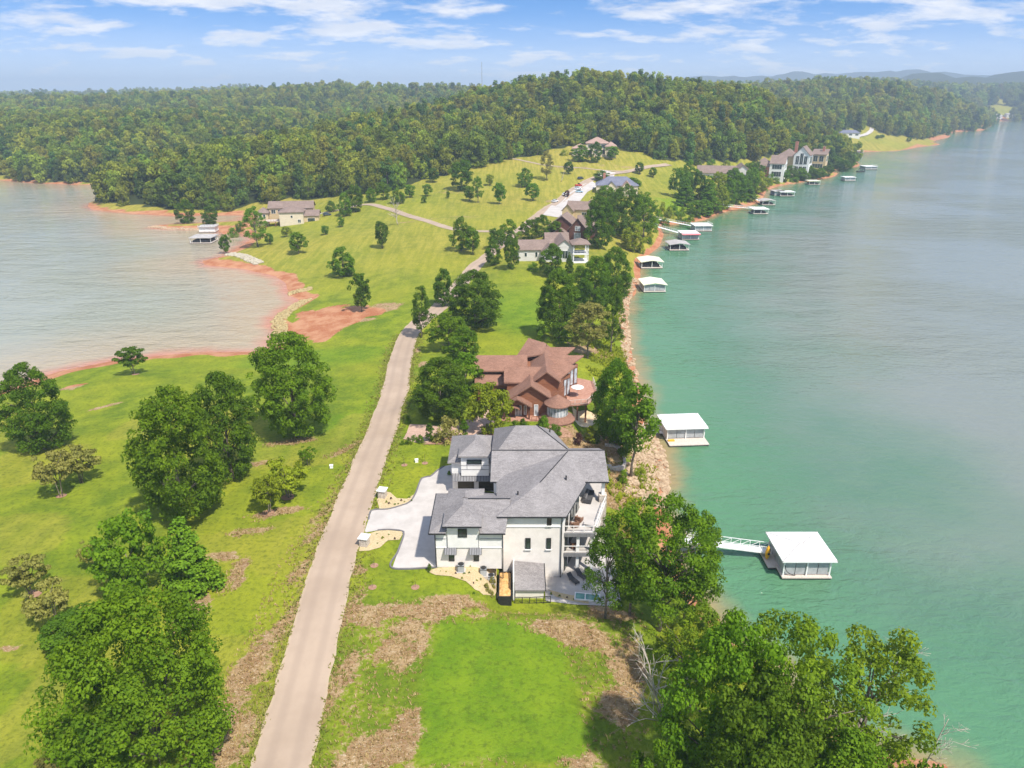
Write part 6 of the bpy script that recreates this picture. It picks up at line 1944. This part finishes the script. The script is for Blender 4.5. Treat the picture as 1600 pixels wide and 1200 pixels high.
far_house(962, 300, R(-6), 'house with a wide slate blue roof above the parked cars', [
    (-12, 13, -6, 8, 4.6, 'hip', 'x', 4.6, 'cream', 'blueroof', [('S', -9, -6, 1, 3.4, 2), ('S', 6, 9, 1, 3.4, 2)]),
    (-6, 0, -10, -4, 4.4, 'gable', 'y', 3.0, 'cream', 'blueroof', [('S', -4.4, -1.6, 1, 3.4, 2)]),
    (3, 9, -11, -4, 4.4, 'gable', 'y', 3.2, 'cream', 'rose', [])], chim=(-8, -6.6, 1, 2.6, 4, 11))
far_house(928, 242, R(-6), 'big pale house with a rose roof on the hilltop clearing', [
    (-16, -5, -5, 6, 5.0, 'hip', 'x', 3.0, 'cream', 'rose', [('S', -14, -12, 1.4, 3.6, 2), ('S', -9, -7, 1.4, 3.6, 2)]),
    (-6, 10, -6, 9, 8.6, 'hip', 'x', 4.0, 'cream', 'rose', [('S', -4.5, -2, 1.5, 4, 2), ('S', 0, 2.5, 1.5, 4, 2), ('S', 5, 8.5, 1.0, 4, 3), ('S', -4.5, -2, 5.4, 7.6, 2), ('S', 5, 8.5, 5.2, 7.8, 3)]),
    (8, 16, -8, 4, 6.6, 'hip', 'y', 3.0, 'cream', 'rose', [('S', 10, 14, 1.0, 3.4, 3), ('E', -6, -1, 1, 3.4, 3)])])
far_house(1132, 283, R(-12), 'pale house with a long grey roof above the shore belt trees', [
    (-16, 6, -5, 6, 5.4, 'gable', 'x', 3.4, 'palegrey', 'brownroof', [('S', -12, -9, 1.6, 4, 2), ('S', -5, -2, 1.6, 4, 2)]),
    (4, 14, -9, 8, 6.4, 'gable', 'y', 3.8, 'palegrey', 'brownroof', [('S', 6, 12, 1.4, 5, 4)])], s=1.25)
far_house(1210, 277, R(-25), 'brick and white house left of the glass-fronted one on the far point', [
    (-14, -2, -6, 8, 7.2, 'hip', 'x', 5.0, 'brick', 'brownroof', [('S', -12, -9, 3, 6, 2)]),
    (-3, 6, -8, 10, 9.5, 'gable', 'x', 4.4, 'white', 'brownroof', [('S', -1.5, 4.5, 5.8, 8.6, 4), ('S', -1.5, 4.5, 1.2, 4.4, 4), ('E', -6, 0, 1.2, 4.4, 4), ('E', -6, 0, 5.8, 8.6, 4), ('E', 2, 8, 5.8, 8.6, 4)])], s=1.25)
far_house(1242, 270, R(-30), 'tall house with a high wall of windows on the far point', [
    (-12, 0, -5, 9, 11, 'hip', 'x', 4.6, 'tan', 'brownroof', [('S', -9, -5, 6, 9, 3)]),
    (-1, 9, -7, 7, 12.5, 'gable', 'y', 5.2, 'white', 'brownroof', [('S', 0.4, 2.6, 1.5, 5, 2), ('S', 3, 5.2, 1.5, 5, 2), ('S', 5.6, 7.8, 1.5, 5, 2), ('S', 0.4, 2.6, 6.2, 11.6, 2), ('S', 3, 5.2, 6.2, 13.4, 2), ('S', 5.6, 7.8, 6.2, 11.6, 2), ('E', -5, 5, 6.4, 11, 5)])], chim=(-3, -1.2, 4, 6, 10, 20), s=1.25)
far_house(1278, 263, R(-30), 'narrow tan house rightmost on the far point among trees', [
    (-5, 5, -5, 7, 10, 'shed', 'x', 3.0, 'tan', 'brownroof', [('S', -3.5, -0.5, 5, 9, 2), ('S', 0.5, 3.5, 5, 9, 2), ('S', -3.5, 3.5, 0.5, 3.6, 4), ('E', -3, 5, 5, 9, 4)]),
    (-12, -5, -3, 6, 8, 'gable', 'x', 3.4, 'tan', 'brownroof', [])], chim=(1, 2.6, 2, 4, 9, 15), s=1.25)
lh_ = far_house(462, 346, R(8), 'cream two-storey house with brown roofs and a garage beside the left docks', [
    (-12, -4, 3, 12, 8.4, 'gable', 'x', 3.2, 'tan', 'brownroof', [('S', -11, -9, 4.6, 7, 2), ('S', -8, -6, 4.6, 7, 2)]),
    (-5, 8, 2, 11, 8.4, 'gable', 'x', 3.4, 'tan', 'brownroof', []),
    (-6, 4.5, -7, 3, 7.2, 'hip', 'y', 2.8, 'cream', 'brownroof', [('S', -1, 0, 3.6, 5.2, 1), ('S', 2.0, 3.4, 0.6, 2.6, 2), ('W', -5, -1, 3.8, 6, 3)]),
    (4.5, 11, -4, 4, 4.6, 'gable', 'x', 2.6, 'tan', 'brownroof', [('S', 6, 9.4, 0.2, 2.8, 1)]),
    (-17, -12, -1, 6, 6.0, 'hip', 'x', 2.8, 'tan', 'brownroof', [('S', -16, -14.8, 2.4, 5, 1), ('S', -14.2, -13, 2.4, 5, 1)])])
lh_.root.scale = (1.15, 1.1, 0.84)
dk = House('garden_deck', tuple(G(432, 352)), R(8), 'timber deck and stairs on the lake side of the cream house', 'deck')
dk.box('floor', MT['dockdeck'], -5, 5, -3, 3, 2.4, 2.7)
for x in (-4.8, 0, 4.5):
    dk.box('post', MT['siding'], x, x + 0.3, -2.8, -2.5, -2, 2.4)
dk.rail('railing', [(-4.9, -2.9, 2.7), (4.9, -2.9, 2.7)], 1.0, MT['siding'], 1.5)
mb = MB()
for k in range(9):
    mb.box(5.0 + 0.45 * k, 5.6 + 0.45 * k, -2.6, -1.0, 2.3 - 0.36 * k, 2.4 - 0.36 * k)
dk.part('stairs', MT['dockdeck'], mb)
far_house(1327, 213, R(-10), 'low far house with a slate blue roof on the green point', [
    (-14, 12, -5, 6, 4.5, 'hip', 'x', 3.6, 'white', 'blueroof', [('S', -10, -6, 1.2, 3.4, 3), ('S', -2, 2, 1.2, 3.4, 3), ('S', 6, 10, 1.2, 3.4, 3)])])
for i, (px_, py_, w_) in enumerate(((1553, 183.5, 22), (1559, 184.5, 18), (1576, 182, 20))):
    far_house(px_, py_, 0, ('pale long shed leftmost on the far shore clearing', 'white shed in the middle of the far shore clearing', 'pale shed rightmost on the far shore clearing')[i], [
        (-w_ / 2, w_ / 2, -6, 6, 6, 'gable', 'x', 3, 'white', 'dockgrey', [('S', -3, 3, 0.5, 4, 3)])], name='shed')


# ================================================================== docks
def dock(x, y, w, d, rz, label, roof='flat', rmat='dockwhite', wallmat='screen', panels=4, z_roof=3.0, front=0.0, rise=0.6, enclosed=True, solid=None, rail_top=False, name='boat_dock'):
    k = House(name, (x, y, 0), rz, label, 'dock')
    k.root['group'] = 'floating boat docks'
    k.part('float', MT['float'], MB().box(-w / 2 + 0.1, w / 2 - 0.1, -d / 2 + 0.1 - front, d / 2 - 0.1, -0.5, 0.28))
    k.part('deck', MT['dockdeck'], MB().box(-w / 2, w / 2, -d / 2 - front, d / 2, 0.28, 0.45))
    for ix in range(3):
        for iy in (-1, 1):
            px_ = -w / 2 + 0.25 + (w - 0.5) * ix / 2
            k.box('post', MT['dockwhite'], px_ - 0.09, px_ + 0.09, iy * (d / 2 - 0.3) - 0.09, iy * (d / 2 - 0.3) + 0.09, 0.45, z_roof)
    if enclosed:
        wy = -d / 2 + 0.25
        pw = (w - 0.7) / panels
        for i in range(panels):
            k.box('panel', MT[wallmat], -w / 2 + 0.35 + pw * i + 0.05, -w / 2 + 0.35 + pw * (i + 1) - 0.05, wy + 0.15, wy + 0.2, 0.6, z_roof - 0.15)
        npd = max(2, int(panels * d / w))
        pd = (d - 0.8) / npd
        for sx_ in (-1, 1):
            for i in range(npd):
                k.box('panel', MT[wallmat], sx_ * (w / 2 - 0.42) - 0.03, sx_ * (w / 2 - 0.42) + 0.03, -d / 2 + 0.4 + pd * i + 0.05, -d / 2 + 0.4 + pd * (i + 1) - 0.05, 0.6, z_roof - 0.15)
    else:
        k.box('stored_boat', MT['dark'], -w / 2 + 1.2, w / 2 - 1.2, -d / 2 + 1.0, d / 2 - 1.0, 0.46, 1.5)
    if solid:
        k.box('side_wall', MT[solid], -w / 2 + 0.12, -w / 2 + 0.16, -d / 2 + 0.4, d / 2 - 0.4, 0.46, z_roof - 0.1)
    o = 0.35
    mb = MB()
    x0, x1, y0, y1 = -w / 2 - o, w / 2 + o, -d / 2 - o, d / 2 + o
    if roof == 'hip':
        h = min(w, d) / 2 + o
        a, b_ = ((x0 + h, 0, z_roof + rise), (x1 - h, 0, z_roof + rise)) if w >= d else ((0, y0 + h, z_roof + rise), (0, y1 - h, z_roof + rise))
        if w >= d:
            F = [[(x0, y0, z_roof), (x1, y0, z_roof), b_, a], [(x1, y0, z_roof), (x1, y1, z_roof), b_], [(x1, y1, z_roof), (x0, y1, z_roof), a, b_], [(x0, y1, z_roof), (x0, y0, z_roof), a]]
        else:
            F = [[(x0, y0, z_roof), (x1, y0, z_roof), a], [(x1, y0, z_roof), (x1, y1, z_roof), b_, a], [(x1, y1, z_roof), (x0, y1, z_roof), b_], [(x0, y1, z_roof), (x0, y0, z_roof), a, b_]]
        for f in F:
            mb.slab(f, 0.22)
    elif roof == 'gable':
        mb.slab([(x0, y0, z_roof), (0, y0, z_roof + rise), (0, y1, z_roof + rise), (x0, y1, z_roof)], 0.2)
        mb.slab([(0, y0, z_roof + rise), (x1, y0, z_roof), (x1, y1, z_roof), (0, y1, z_roof + rise)], 0.2)
    else:
        mb.box(x0, x1, y0, y1, z_roof, z_roof + 0.25)
    rf_ = k.part('roof', MT[rmat], mb)
    if roof == 'hip':
        cp = MB()
        for q in ((x0, y0, a), (x0, y1, a), (x1, y0, b_), (x1, y1, b_)) if w >= d else ((x0, y0, a), (x1, y0, a), (x0, y1, b_), (x1, y1, b_)):
            cp.bar((q[0], q[1], z_roof + 0.02), (q[2][0], q[2][1], q[2][2] + 0.02), 0.14, 0.05)
        cp.build('ridge_cap', MT['dockgrey'], rf_)
    if rail_top:
        k.rail('roof_railing', [(x0 + 0.3, y0 + 0.3, z_roof + 0.25), (x1 - 0.3, y0 + 0.3, z_roof + 0.25), (x1 - 0.3, y1 - 0.3, z_roof + 0.25)], 1.0, MT['dockwhite'], 1.5)
    return k


def gangway(a, b_, label, w=1.4, truss=True):
    a, b_ = Vector(a), Vector(b_)
    L = (b_ - a).length
    yaw = math.atan2(b_.y - a.y, b_.x - a.x)
    k = House('gangway', tuple(a), yaw, label, 'gangway')
    k.root['group'] = 'dock gangways'
    dz = b_.z - a.z
    k.part('walkway', MT['dockwhite'], MB().slab([(0, -w / 2, 0.1), (L, -w / 2, dz + 0.1), (L, w / 2, dz + 0.1), (0, w / 2, 0.1)], 0.16))
    n = max(2, int(L / 1.4))
    for s_ in (-1, 1):
        mb = MB()
        y = s_ * (w / 2 - 0.03)
        mb.bar((0, y, 1.15), (L, y, dz + 1.15), 0.07)
        for i in range(n + 1):
            x = L * i / n
            mb.bar((x, y, dz * i / n + 0.1), (x, y + 0.001, dz * i / n + 1.15), 0.06)
            if truss and i < n:
                x2 = L * (i + 1) / n
                mb.bar((x, y, dz * i / n + 0.15), (x2, y, dz * (i + 1) / n + 1.12), 0.05)
        k.part('side_rail', MT['dockwhite'], mb)
    return k


d1 = dock(43.35, 89.6, 7.3, 6.9, 0, 'near white hip-roofed boat dock at the end of the truss gangway', 'hip', 'dockwhite', 'screen', 4, 3.35, 0.25, 0.55)
d1.box('side_deck', MT['dockdeck'], -4.9, -3.65, -1.2, 3.2, 0.28, 0.45)
d1.box('side_float', MT['float'], -4.8, -3.7, -1.1, 3.1, -0.4, 0.27)
mb = MB()
for k_ in range(10):
    t0, t1 = R(180 + 9 * k_), R(180 + 9 * (k_ + 1))
    mb.bar((-1.6 + 1.7 * math.cos(t0), -3.3, 2.3 + 1.7 * math.sin(t0)), (-1.6 + 1.7 * math.cos(t1), -3.3, 2.3 + 1.7 * math.sin(t1)), 0.08)
d1.part('curved_brace', MT['black'], mb)
ky = House('kayak', (38.9, 90.4, 0.45), R(10), 'bright yellow kayak standing upright on the near white dock', 'kayak')
ky.part('hull', MT['orange'], MB().tube([(0, 0, 0.0), (0, 0, 0.4), (0, 0, 1.2), (0, 0, 2.0), (0, 0, 2.4)], [0.08, 0.28, 0.36, 0.26, 0.05], 10))
ky.part('cockpit', MT['black'], MB().tube([(0, -0.30, 1.15), (0, -0.37, 1.15)], 0.2, 10))
gangway((26.5, 92.2, 2.6), (39.6, 91.6, 1.0), 'white truss gangway from the trees to the near white dock')
d2 = dock(35.6, 134.6, 8.2, 6.6, R(4), 'white low-roofed dock with a wide front deck beside the rocky shore', 'hip', 'dockwhite', 'screen', 4, 3.05, 2.6, 0.55, solid='dockdeck')
d2.box('yellow_float', MT['orange'], -3.9, -2.6, -4.2, -3.6, 0.46, 0.7)
gangway((27.5, 133.6, 1.6), (31.4, 134.3, 0.5), 'short plank walkway to the white dock beside the rocky shore', 1.2, False)
DOCKS = [
    (1003.5, 1041, 457, 9, 'gable', 'dockcream', 'nearest cream-roofed dock of the two below the ranch house', True, None),
    (1000, 1036, 420, 9, 'gable', 'dockcream', 'second cream-roofed dock below the ranch house', False, None),
    (1044.6, 1077.6, 392, 9, 'gable', 'dockgrey', 'grey-roofed dock beyond the cream-roofed pair', False, None),
    (1064, 1093, 375, 9, 'flat', 'dockwhite', 'dock with a red roof edge at the end of a long gangway', True, 'red'),
    (1084, 1113, 362, 9, 'flat', 'dockwhite', 'flat white dock with a railed roof beyond the red one', True, 'rail'),
    (1176, 1201, 335, 9, 'flat', 'dockwhite', 'white dock with a red boat inside at the tip of a long gangway', False, None),
    (1190, 1212, 321, 9, 'gable', 'dockgrey', 'grey-roofed dock at the foot of the bank stairs', False, None),
    (1209, 1227, 306, 9, 'flat', 'dockgrey', 'grey-roofed dock with a blue side wall', True, 'blue'),
    (1218, 1242, 307, 8, 'flat', 'dockwhite', 'open white dock in front of the blue-sided one', False, None),
    (1263, 1282, 289, 8, 'flat', 'dockcream', 'low dark dock with a thin pale roof below the glass-fronted house', False, None),
    (1319, 1337, 283, 8, 'flat', 'dockwhite', 'small white dock alone off the far point', True, None),
    (1351, 1371, 265, 12, 'hip', 'dockwhite', 'two-tier white dock farthest out beyond the far point', True, 'rail'),
    (295.5, 330.5, 381, 10, 'hip', 'dockgrey', 'grey hip-roofed dock on the left bay', False, None),
]
for x0, x1, yb, dep, rf, rm, lb, enc, extra in DOCKS:
    a, b_ = W(x0, yb), W(x1, yb)
    w_ = b_[0] - a[0]
    dk_ = dock((a[0] + b_[0]) / 2, a[1] + dep / 2, w_ - 0.6, dep, R(2), lb, rf, rm, 'screen', 4, 2.9, 0.3, 0.7, enc, 'dockblue' if extra == 'blue' else None, extra == 'rail')
    if extra == 'red':
        dk_.part('red_valance', MT['dockred'], MB().slab([(-w_ / 2, -dep / 2 - 1.2, 2.75), (w_ / 2, -dep / 2 - 1.2, 2.75), (w_ / 2, -dep / 2 + 1.2, 3.3), (-w_ / 2, -dep / 2 + 1.2, 3.3)], 0.1))
a, b_ = W(308, 364), W(336, 364)
k = dock((a[0] + b_[0]) / 2, a[1] + 4, b_[0] - a[0] - 1, 7, R(5), 'grey boathouse with a white railed roof behind the grey dock on the left bay', 'flat', 'dockgrey', 'trim', 3, 2.8, 0.2, 0.6, True, None, True)
for pa, pb, lb in (((1020, 341, 3), (1086, 354, 1), 'upper long white gangway to the flat white dock'), ((1012, 350, 3), (1068, 366, 1), 'lower long white gangway to the red-roofed dock'), ((1128, 322, 3), (1180, 326, 1), 'long pale gangway to the white dock with the boat'), ((1172, 306, 3), (1192, 317, 0.8), 'steep white stair gangway to the grey far dock'),
                   ((338, 370, 1.5), (330, 374, 0.6), 'short gangway between the grey dock and the left bank')):
    A_, B_ = W(pa[0], pa[1], pa[2]), W(pb[0], pb[1], pb[2])
    gangway((A_[0], A_[1], pa[2]), (B_[0], B_[1], pb[2]), lb, 1.8, False)
# moored boat by the far point
x, y = W(1345, 269)
bt = House('motor_boat', (x, y, 0), R(15), 'dark covered motor boat moored before the two-tier far dock', 'boat')
bt.part('hull', MT['dark'], MB().add([(-4, -1.3, 0.1), (2.5, -1.4, 0.1), (4.6, 0, 0.2), (2.5, 1.4, 0.1), (-4, 1.3, 0.1), (-4.1, -1.6, 1.2), (2.8, -1.7, 1.3), (5.4, 0, 1.6), (2.8, 1.7, 1.3), (-4.1, 1.6, 1.2)],
        [(4, 3, 2, 1, 0), (5, 6, 7, 8, 9), (0, 1, 6, 5), (1, 2, 7, 6), (2, 3, 8, 7), (3, 4, 9, 8), (4, 0, 5, 9)]))
bt.part('canopy', MT['dark'], MB().slab([(-3, -1.5, 2.9), (1.5, -1.5, 3.0), (1.5, 1.5, 3.0), (-3, 1.5, 2.9)], 0.15))
mb = MB()
for xx in (-2.8, 1.3):
    for yy in (-1.4, 1.4):
        mb.bar((xx, yy, 1.2), (xx + 0.01, yy, 2.9), 0.08)
bt.part('canopy_frame', MT['trim'], mb)
x, y = W(1340, 239)
dock(x, y + 4, 16, 5, 0, 'low far pontoon dock at the green point', 'flat', 'dockwhite', 'screen', 3, 2.2, 0, 0.4, False)


# ================================================================== cars
def car(px_, py_, rz, paint, label, kind='car'):
    x, y, z = G(px_, py_)
    c = House('parked_car', (x, y, z + 0.14), rz, label, 'truck' if kind == 'truck' else 'car')
    c.root['group'] = 'vehicles along the road'
    prof_ = [(-2.25, 0.35), (2.25, 0.35), (2.3, 0.75), (1.2, 0.98), (-2.2, 1.0), (-2.3, 0.7)]
    mb = MB()
    n = len(prof_)
    mb.add([(a, -0.88, b2) for a, b2 in prof_] + [(a, 0.88, b2) for a, b2 in prof_], [tuple(range(n)), tuple(range(2 * n - 1, n - 1, -1))] + [(i, n + i, n + (i + 1) % n, (i + 1) % n) for i in range(n)])
    body = c.part('body', MT[paint], mb)
    cab = [(-1.9, 0.98), (1.1, 0.98), (0.45, 1.5), (-1.5, 1.5)] if kind == 'car' else [(-0.4, 0.98), (1.2, 0.98), (0.7, 1.75), (-0.3, 1.75)]
    g_ = MB()
    g_.add([(a, -0.8 + 0.1 * (b2 > 1.2), b2) for a, b2 in cab] + [(a, 0.8 - 0.1 * (b2 > 1.2), b2) for a, b2 in cab], [(0, 1, 2, 3), (7, 6, 5, 4), (0, 4, 5, 1), (1, 5, 6, 2), (3, 2, 6, 7), (0, 3, 7, 4)])
    c.part('windows', MT['glass'], g_)
    c.box('roof', MT[paint], cab[3][0] + 0.05, cab[2][0] - 0.05, -0.68, 0.68, cab[2][1] + 0.002, cab[2][1] + 0.06)
    for xx in (-1.4, 1.4):
        for yy in (-0.86, 0.86):
            c.part('wheel', MT['rubber'], MB().tube([(xx, yy - 0.1, 0.33), (xx, yy + 0.1, 0.33)], 0.33, 12))
    for yy in (-0.6, 0.6):
        c.box('headlight', MT['trim'], 2.25, 2.32, yy - 0.18, yy + 0.18, 0.6, 0.74)


car(867, 316, R(52), 'carwhite', 'white car driving on the road by the meadow')
car(882, 305, R(70), 'carwhite', 'white car parked at the road edge nearest the purple tree')
car(904, 291, R(20), 'carred', 'red pickup truck parked before the slate blue roofed house', 'truck')
car(903, 296, R(5), 'carwhite', 'white car parked just below the red truck')
car(905, 301, R(0), 'carblue', 'pale blue car parked lowest in the court')
car(907, 280, R(40), 'cardark', 'dark car parked uppermost beside the road')
car(511, 337, R(20), 'cardark', 'dark car before the garage of the cream house')
# radio mast on the far ridge
x, y, z = WY(753, 132, 1580)
ms = House('radio_mast', (x, y, z - 14), 0, 'thin radio mast on the skyline left of the main hill', 'mast')
mb = MB()
top = WY(753, 97, 1580)[2] - z + 14
for k in range(3):
    a = 2.1 * k
    mb.bar((1.1 * math.cos(a), 1.1 * math.sin(a), 0), (0.5 * math.cos(a), 0.5 * math.sin(a), top), 0.35)
ms.part('legs', MT['screen'], mb)
mb = MB()
for i in range(24):
    for k in range(3):
        a, b2 = 2.1 * k, 2.1 * (k + 1)
        mb.bar((0.8 * math.cos(a), 0.8 * math.sin(a), top * i / 24), (0.8 * math.cos(b2), 0.8 * math.sin(b2), top * (i + 1) / 24), 0.18)
ms.part('bracing', MT['screen'], mb)

# ================================================================== weeds and long grass on the unmown ground
def tufts(name, label, n, seed, xr, yr, accept, leafname, hgt_rng=(0.12, 0.4)):
    rs = np.random.RandomState(seed)
    x = rs.uniform(xr[0], xr[1], n)
    y = rs.uniform(yr[0], yr[1], n)
    m = accept(x, y, rs)
    x, y = x[m], y[m]
    z = hgts(x, y)
    k = 5
    N = len(x) * k
    bx0, by0, bz0 = np.repeat(x, k), np.repeat(y, k), np.repeat(z, k)
    a = rs.rand(N) * 6.283
    L = rs.uniform(hgt_rng[0], hgt_rng[1], N)
    lean = rs.uniform(0.3, 1.1, N) * L
    w = L * rs.uniform(0.18, 0.35, N)
    px_, py_ = np.cos(a), np.sin(a)
    b0 = np.stack([bx0 + rs.normal(size=N) * 0.08 - py_ * w, by0 + rs.normal(size=N) * 0.08 + px_ * w, bz0 - 0.02], 1)
    b1 = b0 + np.stack([2 * py_ * w, -2 * px_ * w, np.zeros(N)], 1)
    t1 = (b0 + b1) / 2 + np.stack([px_ * lean + py_ * w * 0.4, py_ * lean - px_ * w * 0.4, L], 1)
    t0 = (b0 + b1) / 2 + np.stack([px_ * lean - py_ * w * 0.4, py_ * lean + px_ * w * 0.4, L], 1)
    v = np.stack([b0, b1, t1, t0], 1).reshape(-1, 3)
    me = bpy.data.meshes.new(name)
    set_mesh(me, v, np.arange(4 * N).reshape(-1, 4))
    fattr(me, 'tint', np.clip(rs.rand(N) * 0.7 + np.repeat(rs.rand(len(x)), k) * 0.4, 0, 1), 'FACE')
    me.materials.append(LEAF[leafname])
    return link(bpy.data.objects.new(name, me), label=label, cat='weeds', kind='stuff')


road_c = smooth_line(ROAD, 2.0)


def road_dist(x, y):
    d = np.full(x.shape, 1e9)
    for i in range(0, len(road_c)):
        d = np.minimum(d, (x - road_c[i, 0]) ** 2 + (y - road_c[i, 1]) ** 2)
    return np.sqrt(d)


drive_poly = np.array(DRIVE)


def off_built(x, y):
    return (sdist(drive_poly, x, y) < -0.2) & ~((x > -11) & (x < 15) & (y > 73.5) & (y < 107)) & (sdist(BED1, x, y) < 0) & (sdist(BED2, x, y) < 0) & (sdist(BED3, x, y) < 0)


def edge_ok(x, y, rs):
    d = road_dist(x, y)
    return (d > 2.75) & (d < 3.3 + 2.2 * rs.rand(len(x)) ** 2) & off_built(x, y)


def rough_ok(x, y, rs):
    b_ = grid_sample(bare, x, y)
    return (b_ > 0.2) & (rs.rand(len(x)) < b_ * 0.9) & (road_dist(x, y) > 3.0) & off_built(x, y) & (grid_sample(dSH, x, y) > 1.5)


def bank_ok(x, y, rs):
    d = grid_sample(dSH, x, y)
    e_ = vnoise(x, y, 5, 61)
    return (d > 1.5) & (d < 12) & (e_ > 0.0) & (x > 6) & off_built(x, y) & ~((x > 10) & (x < 22) & (y > 117) & (y < 148))


tufts('roadside_weeds', 'long weedy grass fringing both edges of the road', 60000, 5, (-45, 5), (35, 190), edge_ok, 'pale', (0.10, 0.34))
tufts('rough_grass', 'dry tufts scattered over the rough unmown ground', 60000, 6, (-50, 26), (35, 130), rough_ok, 'straw', (0.08, 0.26))
tufts('bank_weeds', 'green weeds covering the bank above the eastern shore', 40000, 7, (5, 60), (40, 260), bank_ok, 'lime', (0.2, 0.7))
